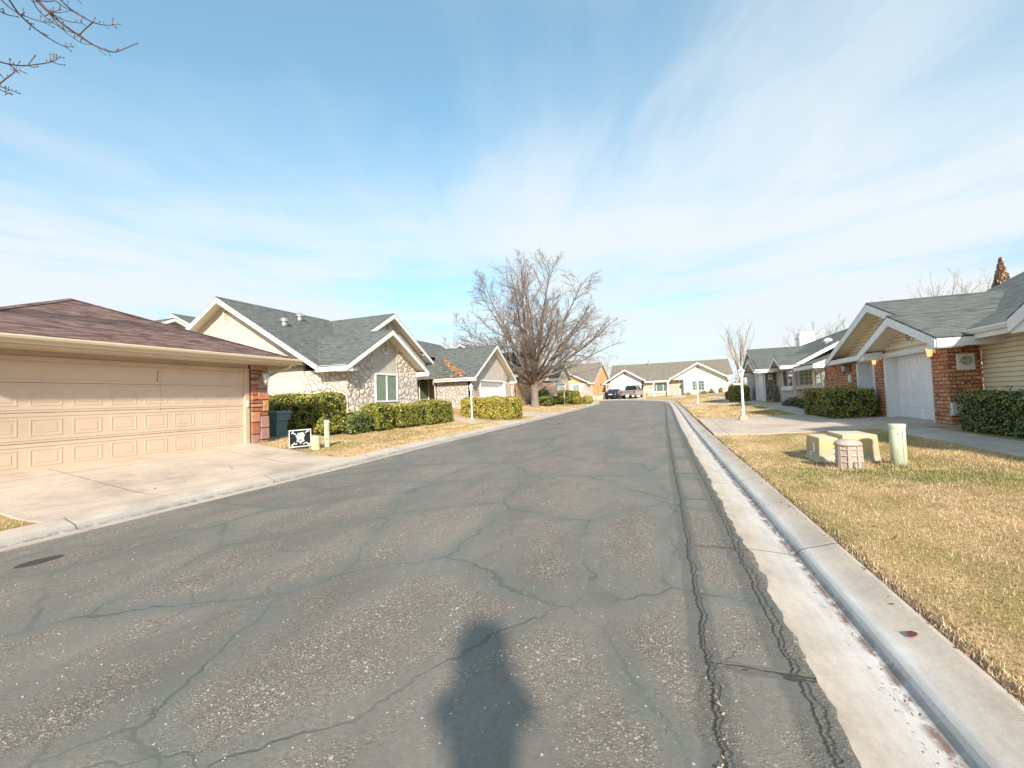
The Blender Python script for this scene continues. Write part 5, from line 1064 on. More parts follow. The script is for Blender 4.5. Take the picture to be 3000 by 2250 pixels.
# near tree on the left verge: only its hanging twigs reach into view
t = thing('bare_tree', (-10.4, -2.3, .35), 'near tree on the left, only its budding twig ends hang into the top left corner', 'tree')
T = Tubes(); T.add([(-10.4, -2.3, .2), (-10.4, -2.3, .8), (-10.35, -2.2, 2.2), (-10.3, -2.1, 3.4)], [.26, .2, .16, .14], 10); T.build('trunk', 'bark', t)
T = Tubes(); Zp = lambda x, y, dep: np.array(Rv)*((x-1500)/1250*dep)-np.array(Uw)*((y-1125)/1250*dep)+np.array(Fv)*dep+np.array([0, 0, CAM_H])
rb = np.random.default_rng(77)
def twig(pix, dep, r0=.012, r1=.004, buds=True, link=None):
    p = [Zp(x*.22604, y*.22604, dep+.12*i) for i, (x, y) in enumerate(pix)]
    # smooth
    P2 = [p[0]]
    for i in range(len(p)-1):
        for k in (1, 2, 3): P2.append(p[i]+(p[i+1]-p[i])*k/3)
    P3 = np.array(P2); P3[1:-1] = (P3[:-2]+P3[1:-1]*2+P3[2:])/4
    if link is not None: P3 = np.vstack([link, P3])
    T.add(P3, np.linspace(r0, r1, len(P3)), 5)
    e = P3[-1]; dd = P3[-1]-P3[-3]; dd /= np.linalg.norm(dd); T.add([e-dd*.02, e+dd*.012, e+dd*.04], [r1*.9, r1*2.2, r1*.3], 5)
    if buds:
        for k in range(2+int(len(p)*1.0)):
            i = rb.integers(1, len(P3)-1); q = P3[i]; v = rb.normal(0, 1, 3)*.5+np.array([0, 0, .7]); v /= np.linalg.norm(v); l = rb.uniform(.02, .075); T.add([q, q+v*l*.6, q+v*l, q+v*(l+.022)], [r1*.8, r1*.7, r1*1.7, r1*.4], 4)
twig([(440, -40), (620, 150), (860, 350), (1010, 450), (1190, 575), (1390, 660), (1490, 680), (1640, 620), (1770, 565)], 6.6, .022, .006)
twig([(620, 150), (700, 250), (780, 360), (960, 500), (1080, 570), (1170, 575)], 6.75, .008)
twig([(620, 130), (750, 230), (900, 285), (1060, 300), (1100, 330)], 6.65, .009)
twig([(1280, 625), (1310, 670), (1370, 710)], 6.9, .005, .003, False); twig([(1395, 660), (1430, 720)], 6.95, .005, .003, False)
twig([(740, -40), (930, 135), (1060, 215), (1200, 290), (1310, 320), (1420, 330), (1480, 315), (1550, 322)], 6.4, .011)
twig([(1200, 290), (1110, 370), (1040, 440)], 6.5, .009, .008, False); twig([(1210, 285), (1235, 230)], 6.5, .006, .005, False); twig([(1455, 320), (1462, 240)], 6.6, .006, .006, False); twig([(1460, 315), (1505, 360)], 6.6, .005, .004, False)
twig([(500, 5), (620, 20), (720, 5), (820, 90), (925, 135)], 6.55, .009, .006, False); twig([(650, 165), (780, 165), (925, 135)], 6.6, .006, .005, False); twig([(590, 205), (660, 160), (740, 140), (790, 125)], 6.6, .008, .005)
twig([(415, -30), (470, 100), (570, 210), (680, 290), (830, 385), (1010, 445)], 6.7, .008, .006)
twig([(100, -30), (230, 170), (400, 330), (560, 450), (720, 550), (850, 610), (940, 605)], 6.3, .014, .005); twig([(10, -10), (110, 90), (230, 170)], 6.3, .008, .007, False)
twig([(235, 175), (310, 205), (450, 255), (560, 285), (680, 345)], 6.35, .008, .004); twig([(310, 205), (300, 110)], 6.4, .006, .005, False); twig([(370, 295), (430, 310)], 6.4, .006, .005, False); twig([(500, 405), (575, 440)], 6.4, .006, .005, False)
twig([(-60, 110), (60, 180), (150, 205), (225, 215)], 6.3, .009, .006); twig([(560, 285), (660, 290)], 6.4, .005, .004); twig([(855, 610), (920, 660)], 6.5, .006, .004, False)
twig([(-80, 780), (100, 830), (280, 855), (420, 840), (560, 825), (680, 800), (750, 760), (775, 735)], 6.5, .012, .005); twig([(370, 830), (450, 725)], 6.6, .007, .007, False); twig([(670, 800), (650, 705)], 6.6, .007, .006, False); twig([(680, 800), (740, 830), (830, 840)], 6.6, .007, .005, False); twig([(125, 830), (128, 770)], 6.5, .007, .008, False); twig([(120, 840), (200, 900), (315, 940)], 6.5, .007, .004); twig([(370, 850), (420, 875), (485, 862)], 6.6, .006, .005, False); twig([(680, 800), (697, 740)], 6.6, .006, .005, False)
twig([(-90, 1150), (60, 1030), (190, 930), (210, 920)], 6.4, .013, .007); twig([(190, 930), (145, 895)], 6.4, .006, .004, False); twig([(190, 930), (250, 945)], 6.4, .006, .004, False)
twig([(-60, 1090), (0, 1120), (110, 1160), (235, 1205)], 6.4, .008, .005); twig([(-50, 1120), (30, 1180), (140, 1220)], 6.4, .008, .005); twig([(940, -60), (1010, -5), (1050, 38)], 6.4, .006, .004, False)
trk = np.array([-10.3, -2.1, 3.4])
for e, d0 in [((440, -40), 6.6), ((740, -40), 6.4), ((415, -30), 6.7), ((100, -30), 6.3), ((-60, 110), 6.3), ((-80, 780), 6.5), ((-90, 1150), 6.4), ((-60, 1090), 6.4), ((940, -60), 6.4), ((10, -10), 6.3)]:
    q = Zp(e[0]*.22604, e[1]*.22604, d0); m1 = trk+(q-trk)*.4+np.array([.2, -.9, 2.2]); m2 = trk+(q-trk)*.8+np.array([.1, -.3, 1.3]); T.add([trk, trk+(m1-trk)*.5+[0, 0, .4], m1, m2, q], [.05, .035, .024, .016, .012], 5)
for k in range(7):
    a = math.pi*(.85+.95*k/6); grow(T, trk, (math.cos(a), math.sin(a)*.9-.3, .8), 4.2, .08, 0, rb, 2, [7, 5], up=.03, spread=.6)
T.build('crown', 'twig_purple', t)

# ================================================================== street lamps
def lamp_post(x, y, H, lab, base='pad', cap=True):
    z = gzf(x, y)+.06; t = thing('street_lamp', (x, y, z), lab, 'street lamp', 'white garden lamp posts along the street')
    if base == 'block': MB().box(x-.15, x+.15, y-.15, y+.15, z-.1, z+.17).build('base', ['block_concrete'], t, bevel=.02)
    else: MB().box(x-.24, x+.24, y-.24, y+.24, z-.1, z+.035).build('base', ['curb_concrete'], t, bevel=.01)
    MB().lathe([(.065, 0), (.06, .05), (.052, .08), (.046, H-.50), (.06, H-.47), (.06, H-.44)], x, y, z+(.16 if base == 'block' else .03), 14).build('pole', ['white_trim'], t, smooth=False)
    zt = z+H-.42; m = MB(); m.lathe([(.05, 0), (.075, .03), (.03, .05)], x, y, zt, 6)
    for k in range(6):
        a = 2*math.pi*(k+.5)/6; m.tube([(x+.065*math.cos(a), y+.065*math.sin(a), zt+.03), (x+.105*math.cos(a), y+.105*math.sin(a), zt+.26)], .009, 4)
    m.lathe([(.14, .25), (.145, .265), (.10, .33), (.035, .39), (.03, .42), (.008, .46)], x, y, zt, 6)
    l = m.build('lantern', ['white_trim'], t); MB().lathe([(.060, .045), (.098, .25)], x, y, zt, 6).build('lamp_glass', ['lamp_glass'], l)
    return t
lamp_post(2.72, 19.9, 2.2, 'white lamp post on a pinkish concrete block beside the right driveway', 'block')
lamp_post(2.16, 42.1, 2.25, 'white lamp post between the far right lawns before the end house')
lamp_post(-2.45, 65.5, 2.1, 'thin white lamp post before the brick front of the end house')
lamp_post(-11.2, 22.95, 2.1, 'white lamp post in front of the big rounded yellow hedge')
lamp_post(-11.6, 48.0, 2.15, 'white lamp post before the dark hedges beyond the big tree')

# ================================================================== utility boxes, right lawn
z = .12
t = thing('transformer_cabinet', (2.85, 9.6, z), 'faded yellow two part electrical cabinet with pale lid on the right lawn', 'electrical cabinet')
def taper(mb, x0, x1, y0, y1, z0, z1, i): mb.hexa([(x0, y0, z0), (x1, y0, z0), (x1, y1, z0), (x0, y1, z0), (x0+i, y0+i, z1), (x1-i, y0+i, z1), (x1-i, y1-i, z1), (x0+i, y1-i, z1)])
m = MB(); taper(m, 2.40, 2.74, 9.10, 9.92, z-.05, z+.48, .025); a_ = m.build('cabinet_door', ['cabinet'], t, bevel=.02)
m = MB(); taper(m, 2.76, 3.33, 9.14, 10.02, z-.05, z+.53, .03); b_ = m.build('cabinet_body', ['cabinet'], t, bevel=.02)
m = MB(); m.box(2.395, 2.745, 9.08, 9.95, z-.05, z+.065); m.build('cabinet_skirt', ['pale_green'], t, bevel=.008)
m = MB(); m.box(2.28, 3.62, 8.98, 10.15, z-.12, z-.025); m.build('concrete_pad', ['curb_concrete'], t, bevel=.01)
m = MB(); m.hexa([(2.409, 9.30, z+.20), (2.409, 9.42, z+.20), (2.417, 9.42, z+.37), (2.417, 9.30, z+.37), (2.400, 9.30, z+.20), (2.400, 9.42, z+.20), (2.408, 9.42, z+.37), (2.408, 9.30, z+.37)]); m.build('warning_label', ['label_white'], a_)
m = MB(); m.hexa([(2.405, 9.50, z+.12), (2.405, 9.58, z+.12), (2.411, 9.58, z+.20), (2.411, 9.50, z+.20), (2.396, 9.50, z+.12), (2.396, 9.58, z+.12), (2.402, 9.58, z+.20), (2.402, 9.50, z+.20)]); m.build('small_label', ['label_white'], a_)
m = MB(); m.tube([(3.02, 9.16, z+.40), (3.02, 9.10, z+.40)], .022, 8); m.tube([(3.02, 9.10, z+.40), (3.02, 9.10, z+.35)], .010, 6); m.build('lock', ['brown_metal'], b_)
m = MB(); m.box(2.39, 2.41, 9.38, 9.45, z-.02, z+.05); m.build('hinge', ['brown_metal'], a_)
# ribbed pink pedestal
t = thing('utility_pedestal', (2.63, 8.42, .10), 'dusty pink ribbed round pedestal with domed lid in front of the yellow cabinet', 'utility pedestal'); X, Y, z = 2.63, 8.42, .115; sc = .84
m = MB(); m.lathe([(.205, 0), (.205, .43), (.20, .44)], X, Y, z, 20, sx=sc, sy=sc*.9); body = m.build('pedestal_body', ['pink_plastic'], t, smooth=False)
m = MB(); m.lathe([(.225, .435), (.23, .46), (.20, .50), (.12, .53), (.01, .54)], X, Y, z, 20, sx=sc, sy=sc*.9); m.build('pedestal_lid', ['pink_plastic'], t, smooth=True)
m = MB(); m.hexa([(X-.24, Y-.22, z-.06), (X+.24, Y-.22, z-.06), (X+.24, Y+.22, z-.06), (X-.24, Y+.22, z-.06), (X-.22, Y-.20, z+.05), (X+.22, Y-.20, z+.05), (X+.22, Y+.20, z+.05), (X-.22, Y+.20, z+.05)]); m.build('pedestal_base', ['pink_plastic'], t, bevel=.015)
m = MB()
for zz_ in (.17, .27, .37):
    n = 20; m = MB()
    for k in range(n):
        a = 2*math.pi*k/n; b = 2*math.pi*(k+1)/n
        q = lambda r, an, h_: (X+sc*r*math.cos(an), Y+sc*.9*r*math.sin(an), z+h_)
        m.hexa([q(.20, a, zz_), q(.232, a, zz_+.008), q(.232, b, zz_+.008), q(.20, b, zz_), q(.20, a, zz_+.03), q(.208, a, zz_+.022), q(.208, b, zz_+.022), q(.20, b, zz_+.03)])
    m.build('rib', ['pink_plastic'], body)
pass
for a in (-2.5, -1.75, -1.05, -.3, .6, 1.5, 2.3):
    m = MB(); w = .14; q = lambda r, an, h_: (X+sc*r*math.cos(an), Y+sc*.9*r*math.sin(an), z+h_)
    m.hexa([q(.2, a-w, .06), q(.238, a-w*.9, .06), q(.238, a+w*.9, .06), q(.2, a+w, .06), q(.2, a-w, .43), q(.224, a-w*.9, .43), q(.224, a+w*.9, .43), q(.2, a+w, .43)])
    m.build('vertical_rib', ['pink_plastic'], body)
m = MB(); ring = [(-1.45, .10), (-1.45, .19), (-.80, .19), (-.80, .10), (-1.45, .10)]; m.tube([(X+sc*.245*math.cos(a), Y+sc*.9*.245*math.sin(a), z+h_) for a, h_ in ring], .011, 6); m.build('handle', ['pink_plastic'], t)
# pale green oval post
t = thing('utility_pedestal', (3.36, 8.62, .12), 'tall pale green flat topped utility post on the lawn right of the yellow cabinet', 'utility pedestal'); X, Y, z = 3.36, 8.62, .10
m = MB(); m.lathe([(.106, -.1), (.102, .72), (.100, .725)], X, Y, z, 24, sx=1.02, sy=.82, rot=.3); pb = m.build('post_body', ['pale_green'], t, smooth=True)
m = MB(); m.lathe([(.111, .715), (.111, .765), (.106, .772), (.02, .776)], X, Y, z, 24, sx=1.02, sy=.82, rot=.3); m.build('post_cap', ['pale_green'], t)
m = MB(); m.box(X+.032, X+.040, Y-.086, Y-.070, z+.02, z+.70); m.build('seam', ['slab_green'], pb); m = MB(); m.tube([(X-.02, Y-.094, z+.12), (X-.02, Y-.07, z+.12)], .014, 8); m.box(X-.03, X-.012, Y-.090, Y-.07, z-.02, z+.09); m.build('keyhole', ['dark'], pb)
MB().box(X-.03, X-.005, Y-.088, Y-.07, z+.60, z+.63).build('small_label', ['slab_green'], pb)

# ================================================================== left verge: yard sign, pedestals, slab, bin
t = thing('yard_sign', (-9.75, 9.0, .28), 'small black and white yard sign with a shield emblem on a wooden stake', 'sign')
pL = Vector((-9.84, 8.79, 0)); pR = Vector((-9.58, 9.26, 0)); ux = (pR-pL).normalized(); nx_ = Vector((-ux.y, ux.x, 0)); 
if nx_.dot(Vector((9.7, -9, 0))) < 0: nx_ = -nx_
Wd = .57; F_ = lambda a, b, c=0: tuple(pL+ux*(a*Wd)+nx_*c+Vector((0, 0, .385+.475*b+.01*a)))
m = MB(); m.fb(F_, 0, 1, 0, 1, -.006, .004); sb = m.build('sign_panel', ['white_trim'], t); m = MB(); m.fb(F_, .035, .965, .05, .95, .0045, .006); m.build('sign_face', ['sign_black'], sb)
em = [(.50, .86), (.58, .87), (.655, .90), (.68, .76), (.75, .70), (.70, .58), (.69, .42), (.715, .28), (.60, .24), (.51, .10), (.44, .24), (.30, .27), (.335, .42), (.32, .56), (.25, .66), (.345, .74), (.36, .84)]
m = MB(); m.add([F_(x, y, .0085) for x, y in [(.5+(ex-.5)*.86, .52+(ey-.52)*.86) for ex, ey in em]]+[F_(.5, .52, .0085)], [(i, (i+1) % len(em), len(em)) for i in range(len(em))]); m.build('shield_emblem', ['label_white'], sb, recalc=False)
m = MB()
def bar(x0, y0, x1, y1, w):
    d = Vector((x1-x0, y1-y0, 0)); n = Vector((-d.y, d.x, 0)).normalized()*w/2; m.add([F_(x0+n.x, y0+n.y, .009), F_(x1+n.x, y1+n.y, .009), F_(x1-n.x, y1-n.y, .009), F_(x0-n.x, y0-n.y, .009)], [(0, 1, 2, 3)])
bar(.30, .72, .15, .87, .048); bar(.11, .80, .20, .92, .048); bar(.72, .78, .85, .92, .048); bar(.80, .95, .91, .86, .048); bar(.26, .26, .12, .12, .055); bar(.08, .14, .2, .07, .04); bar(.74, .24, .88, .12, .055); bar(.84, .07, .93, .16, .04); bar(.36, .20, .27, .16, .048); bar(.62, .15, .72, .20, .048)
m.build('crossed_hammers', ['label_white'], sb, recalc=False)
def text3d(s, F_, a, b, size, mat, parent, name='lettering', xs=1.0):
    cu = bpy.data.curves.new('txt', 'FONT'); cu.body = s; cu.size = 1; cu.align_x = 'CENTER'; o = bpy.data.objects.new('txt', cu); C.objects.link(o)
    dg = bpy.context.evaluated_depsgraph_get(); me = bpy.data.meshes.new_from_object(o.evaluated_get(dg)); w = max(v.co.x for v in me.vertices)-min(v.co.x for v in me.vertices)
    k = xs/w; vs = [F_(a+v.co.x*k, b+v.co.y*size, .0105) for v in me.vertices]; fs = [tuple(p.vertices) for p in me.polygons]; bpy.data.objects.remove(o); bpy.data.meshes.remove(me)
    mb = MB(); mb.add(vs, fs); return mb.build(name, [mat], parent, recalc=False)
text3d('BLACK', F_, .50, .64, .16, 'sign_black', sb, xs=.24); text3d('ROCK', F_, .50, .52, .16, 'sign_black', sb, xs=.24)
m = MB()
for k in range(9): m.add([F_(.39+.025*k, .30+.02*(k % 2), .0095), F_(.405+.025*k, .30+.02*(k % 2), .0095), F_(.405+.025*k, .49-.03*(k % 3), .0095), F_(.39+.025*k, .49-.03*(k % 3), .0095)], [(0, 1, 2, 3)])
m.build('fine_print', ['sign_black'], sb, recalc=False)
m = MB(); m.box(-9.875, -9.835, 8.80, 8.825, .12, .45); m.build('stake', ['wood_stake'], t)
m = MB(); m.box(-9.60, -9.57, 9.25, 9.275, .12, .45); m.build('stake', ['wood_stake'], t)
t = thing('ground_box', (-9.85, 9.45, .25), 'low flat greenish utility box on the grass behind the yard sign', 'utility box')
m = MB(); F2 = lambda a, b, c=0: (-9.98+.45*a*.5+c*.86, 9.05+.62*a+c*-.1, .25+b)
m.lathe([(.36, -.08), (.34, .12), (.31, .15), (.02, .165)], -9.98, 9.42, .24, 16, sx=.85, sy=1.15); m.build('box_lid', ['slab_green'], t, smooth=False); m = MB(); m.lathe([(.375, -.1), (.375, .03)], -9.98, 9.42, .24, 16, sx=.85, sy=1.15); m.build('box_rim', ['slab_green'], t)
t = thing('utility_pedestal', (-9.5, 9.38, .22), 'short yellow green rounded pedestal beside the yard sign', 'utility pedestal')
MB().lathe([(.118, -.1), (.115, .12), (.11, .125), (.108, .36), (.10, .41), (.06, .44), (.01, .445)], -9.5, 9.38, .22, 18).build('post_body', ['yellow_green'], t, smooth=False); MB().lathe([(.124, -.05), (.124, .10)], -9.5, 9.38, .22, 18).build('post_sleeve', ['yellow_green'], t)
t = thing('utility_pedestal', (-9.55, 9.86, .24), 'tall slim pale post with orange label, right of the short yellow green pedestal', 'utility pedestal')
pb = MB().lathe([(.078, -.1), (.078, .12), (.072, .125), (.072, .78), (.075, .785)], -9.55, 9.86, .22, 16).build('post_body', ['pale_green'], t); MB().lathe([(.082, .77), (.082, .82), (.06, .85), (.01, .855)], -9.55, 9.86, .22, 16).build('post_cap', ['pale_green'], t)
m = MB()
for k in range(3):
    a0, a1 = -.75+.22*k, -.75+.22*(k+1); m.add([(-9.55+.0745*math.cos(a), 9.86+.0745*math.sin(a), h_) for a, h_ in ((a0, .74), (a1, .74), (a1, .93), (a0, .93))], [(0, 1, 2, 3)])
m.build('orange_label', ['label_orange'], pb, recalc=False); MB().box(-9.505, -9.485, 9.785, 9.80, .50, .55).build('latch', ['dark'], pb)
# wheeled bin
t = thing('wheelie_bin', (-12.3, 10.5, .34), 'blue grey wheeled rubbish bin between the stone pier and the tall hedge', 'bin'); z = .34
m = MB(); m.hexa([(-12.50, 10.25, z+.04), (-12.12, 10.33, z+.04), (-12.22, 10.78, z+.04), (-12.60, 10.70, z+.04), (-12.60, 10.16, z+.96), (-12.02, 10.28, z+.96), (-12.15, 10.88, z+.96), (-12.73, 10.76, z+.96)]); m.hexa([(-12.56, 10.14, z+.72), (-11.99, 10.26, z+.72), (-12.13, 10.90, z+.72), (-12.72, 10.78, z+.72), (-12.62, 10.12, z+.96), (-11.96, 10.26, z+.96), (-12.11, 10.94, z+.96), (-12.77, 10.80, z+.96)]); m.build('bin_body', ['bin_blue'], t, bevel=.015)
m = MB(); m.hexa([(-12.66, 10.09, z+.965), (-11.93, 10.24, z+.965), (-12.08, 10.98, z+.965), (-12.81, 10.83, z+.965), (-12.60, 10.15, z+1.04), (-12.0, 10.28, z+1.04), (-12.13, 10.92, z+1.04), (-12.74, 10.79, z+1.04)]); m.build('lid', ['bin_blue'], t, bevel=.01)
for q in ((-12.50, 10.20), (-12.66, 10.72)): m = MB(); m.tube([(q[0]-.03, q[1], z+.12), (q[0]+.03, q[1]-.01, z+.12)], .125, 16); w_ = m.build('wheel', ['rubber'], t); m = MB(); m.tube([(q[0]-.034, q[1], z+.12), (q[0]+.036, q[1]-.01, z+.12)], .05, 10); m.build('wheel_hub', ['metal_grey'], w_)
# small things by the peach house
t = thing('wheelie_bin', (-9.75, 64.4, .95), 'grey bin with pale lid beside the dark car and peach wall', 'bin'); MB().hexa([(-10.0, 64.2, .9), (-9.55, 64.2, .9), (-9.55, 64.7, .9), (-10.0, 64.7, .9), (-10.1, 64.1, 1.85), (-9.45, 64.1, 1.85), (-9.45, 64.8, 1.85), (-10.1, 64.8, 1.85)]).build('bin_body', ['garden_grey'], t); MB().box(-10.15, -9.4, 64.05, 64.85, 1.86, 1.95).build('lid', ['metal_light'], t)
t = thing('garden_wall', (-9.9, 62.4, .9), 'low tan block wall before the peach house beside the dark car', 'wall'); MB().box(-10.5, -9.3, 62.3, 62.6, .75, 1.42).build('wall_body', ['tan_paint'], t); MB().box(-10.55, -9.25, 62.25, 62.65, 1.42, 1.48).build('wall_cap', ['soffit_beige'], t)
t = thing('utility_pedestal', (-10.75, 62.6, .9), 'small white post left of the low tan wall at the street end', 'utility pedestal'); MB().lathe([(.11, 0), (.11, .6), (.08, .65), (.01, .66)], -10.75, 62.6, .9, 12).build('post_body', ['white_trim'], t); MB().lathe([(.13, 0), (.13, .1)], -10.75, 62.6, .88, 12).build('post_base', ['white_trim'], t)
# white fence and dry planting at the end of the right side
t = thing('garden_fence', (6.9, 52, 1.0), 'low white fence between the end house and the upright hedge', 'fence'); m = MB(); m.box(6.3, 7.05, 51.9, 52.0, 2.12, 2.30); m.build('rail', ['white_trim'], t)
for x in (6.3, 6.93): MB().box(x, x+.12, 51.88, 52.02, .6, 2.12).build('fence_post', ['white_trim'], t)
MB().box(6.35, 7.0, 51.93, 51.97, .6, 1.9).build('fence_panel', ['soffit_beige'], t)
shrub((7.3, 55.5, 1.0), (.9, .9, 2.3), 'leaf_rust', 'brown green leafy shrub above the white fence behind the lamp post', 1100, .10, 71)

# ================================================================== parked cars
def wheelset(t, pos, r, w):
    for (x, y) in pos:
        s = 1 if x > 0 else -1; m = MB(); m.tube([(x-s*w, y, r), (x, y, r)], r, 20); wo = m.build('tyre' if False else 'wheel', ['rubber'], t, smooth=False)
        m = MB(); m.tube([(x-s*.02, y, r), (x+s*.012, y, r)], r*.62, 14); m.build('rim', ['chrome'], wo)
def loft(mb, secs, mi=0):
    n = len(secs[0]); vs = [p for s_ in secs for p in s_]; fs = [(i*n+k, i*n+(k+1) % n, (i+1)*n+(k+1) % n, (i+1)*n+k) for i in range(len(secs)-1) for k in range(n)]
    fs += [tuple(range(n))[::-1], tuple(range((len(secs)-1)*n, len(secs)*n))]; mb.add(vs, fs, mi)
def sec(y, w, z0, z1, r=.12):   # rounded cross-section of half width w
    return [(-w+r*.4, y, z0), (w-r*.4, y, z0), (w, y, z0+r), (w, y, z1-r*1.5), (w-r, y, z1-r*.3), (w-r*2.2, y, z1), (-w+r*2.2, y, z1), (-w+r, y, z1-r*.3), (-w, y, z1-r*1.5), (-w, y, z0+r)]
# local frame: y forward from rear bumper, parent rotated
t = thing('parked_car', (0, 0, 0), 'dark blue sedan parked at the street end, seen from behind', 'car')
m = MB(); loft(m, [sec(.0, .80, .42, .92), sec(.10, .88, .30, .98), sec(.5, .91, .22, 1.0), sec(1.1, .92, .22, .97), sec(2.4, .92, .20, .95), sec(3.4, .91, .20, .94), sec(3.9, .90, .22, .86), sec(4.5, .84, .26, .74), sec(4.72, .70, .36, .64)]); bd = m.build('body', ['car_dark'], t, smooth=True)
gsec = lambda y, w0, w1, z0, z1: [(-w0, y, z0), (w0, y, z0), (w0*.97, y, z0+(z1-z0)*.3), (w1, y, z1-.05), (w1-.1, y, z1), (-w1+.1, y, z1), (-w1, y, z1-.05), (-w0*.97, y, z0+(z1-z0)*.3)]
m = MB(); loft(m, [gsec(.62, .80, .78, .94, .97), gsec(1.35, .82, .60, .92, 1.34), gsec(1.9, .83, .60, .92, 1.42), gsec(2.6, .83, .60, .92, 1.42), gsec(3.0, .82, .60, .92, 1.33), gsec(3.75, .78, .76, .90, .93)]); m.build('windows', ['car_glass'], t, smooth=False)
m = MB(); m.hexa([(-.52, 1.5, 1.385), (.52, 1.5, 1.385), (.54, 2.75, 1.40), (-.54, 2.75, 1.40), (-.5, 1.5, 1.42), (.5, 1.5, 1.42), (.52, 2.75, 1.435), (-.52, 2.75, 1.435)])
for s in (-1, 1):
    m.tube([(s*.80, .66, .97), (s*.60, 1.42, 1.38), (s*.58, 2.0, 1.42), (s*.585, 2.62, 1.41), (s*.80, 3.7, .95)], .035, 6); m.tube([(s*.62, 2.1, 1.38), (s*.83, 2.1, .93)], .03, 6)
m.build('roof', ['car_dark'], t)
for s in (-1, 1):
    m = MB(); m.hexa([(s*.42, -.015, .70), (s*.86, .06, .70), (s*.86, .10, .86), (s*.42, .0, .86), (s*.42, .08, .70), (s*.90, .30, .70), (s*.90, .35, .86), (s*.42, .1, .86)]); m.build('tail_light', ['tail_red'], bd)
    m = MB(); m.hexa([(s*.90, 3.05, .92), (s*1.06, 3.05, .92), (s*1.06, 3.15, .92), (s*.90, 3.15, .92), (s*.90, 3.05, 1.03), (s*1.06, 3.05, 1.03), (s*1.06, 3.15, 1.03), (s*.90, 3.15, 1.03)]); m.build('mirror', ['car_dark'], bd)
MB().box(-.24, .24, -.03, -.005, .66, .80).build('number_plate', ['label_white'], bd); MB().box(-.7, .7, -.03, .1, .30, .40).build('bumper', ['car_dark'], bd, bevel=.02)
wheelset(t, [(-.90, .95), (.90, .95), (-.90, 3.7), (.90, 3.7)], .33, .2)
t.location = (-8.15, 61.2, gzf(-8.15, 61.5)+.06); t.rotation_euler = (R_(1.5), 0, R_(-8))
t = thing('pickup_truck', (0, 0, 0), 'silver pickup truck parked beside the dark sedan, tailgate towards us', 'truck')
m = MB(); loft(m, [sec(.12, .94, .62, 1.20, .06), sec(.2, .97, .50, 1.22, .06), sec(2.0, .98, .45, 1.22, .06), sec(2.1, .98, .42, 1.22, .06), sec(4.4, .98, .42, 1.18, .08), sec(5.4, .97, .45, 1.15, .1), sec(5.75, .90, .50, 1.05, .1)]); bd = m.build('body', ['car_silver'], t, smooth=False, bevel=.02)
MB().box(-.86, .86, .2, 2.0, 1.05, 1.235).build('bed_cover', ['dark'], bd)
m = MB(); loft(m, [gsec(2.05, .86, .72, 1.18, 1.74), gsec(2.4, .87, .72, 1.18, 1.80), gsec(3.7, .87, .72, 1.18, 1.80), gsec(4.6, .85, .80, 1.14, 1.18)]); m.build('windows', ['car_glass'], t)
m = MB(); m.hexa([(-.70, 2.08, 1.77), (.70, 2.08, 1.77), (.70, 3.8, 1.79), (-.70, 3.8, 1.79), (-.64, 2.1, 1.83), (.64, 2.1, 1.83), (.64, 3.8, 1.83), (-.64, 3.8, 1.83)])
for s in (-1, 1):
    m.tube([(s*.88, 2.04, 1.2), (s*.72, 2.06, 1.76)], .05, 6); m.tube([(s*.88, 3.1, 1.2), (s*.74, 3.1, 1.78)], .045, 6); m.tube([(s*.86, 4.6, 1.17), (s*.72, 3.72, 1.79)], .035, 6); m.hexa([(s*.80, 2.03, 1.2), (s*.90, 2.3, 1.2), (s*.90, 2.45, 1.2), (s*.86, 2.45, 1.2), (s*.70, 2.05, 1.74), (s*.75, 2.3, 1.74), (s*.75, 2.45, 1.74), (s*.72, 2.45, 1.74)])
m.build('cab_frame', ['car_silver'], t)
for s in (-1, 1):
    m = MB(); m.box(min(s*.80, s*.975), max(s*.80, s*.975), .095, .21, .80, 1.14); m.build('tail_light', ['tail_red'], bd)
    m = MB(); m.box(min(s*.98, s*1.16), max(s*.98, s*1.16), 4.05, 4.2, 1.22, 1.42); m.build('mirror', ['dark'], bd)
m = MB(); m.box(-.95, .95, -.06, .16, .52, .68); m.build('bumper', ['chrome'], t, bevel=.02); MB().box(-.16, .16, -.075, -.062, .54, .66).build('number_plate', ['label_white'], bd)
MB().box(-.76, .76, .10, .118, .74, 1.16).build('tailgate', ['car_silver'], bd, bevel=.01); MB().box(-.10, .10, .085, .10, 1.0, 1.07).build('tailgate_handle', ['dark'], bd)
wheelset(t, [(-.96, 1.15), (.96, 1.15), (-.96, 4.75), (.96, 4.75)], .40, .26)
t.location = (-5.75, 60.9, gzf(-5.75, 61.5)+.06); t.rotation_euler = (R_(1.5), 0, R_(-9))

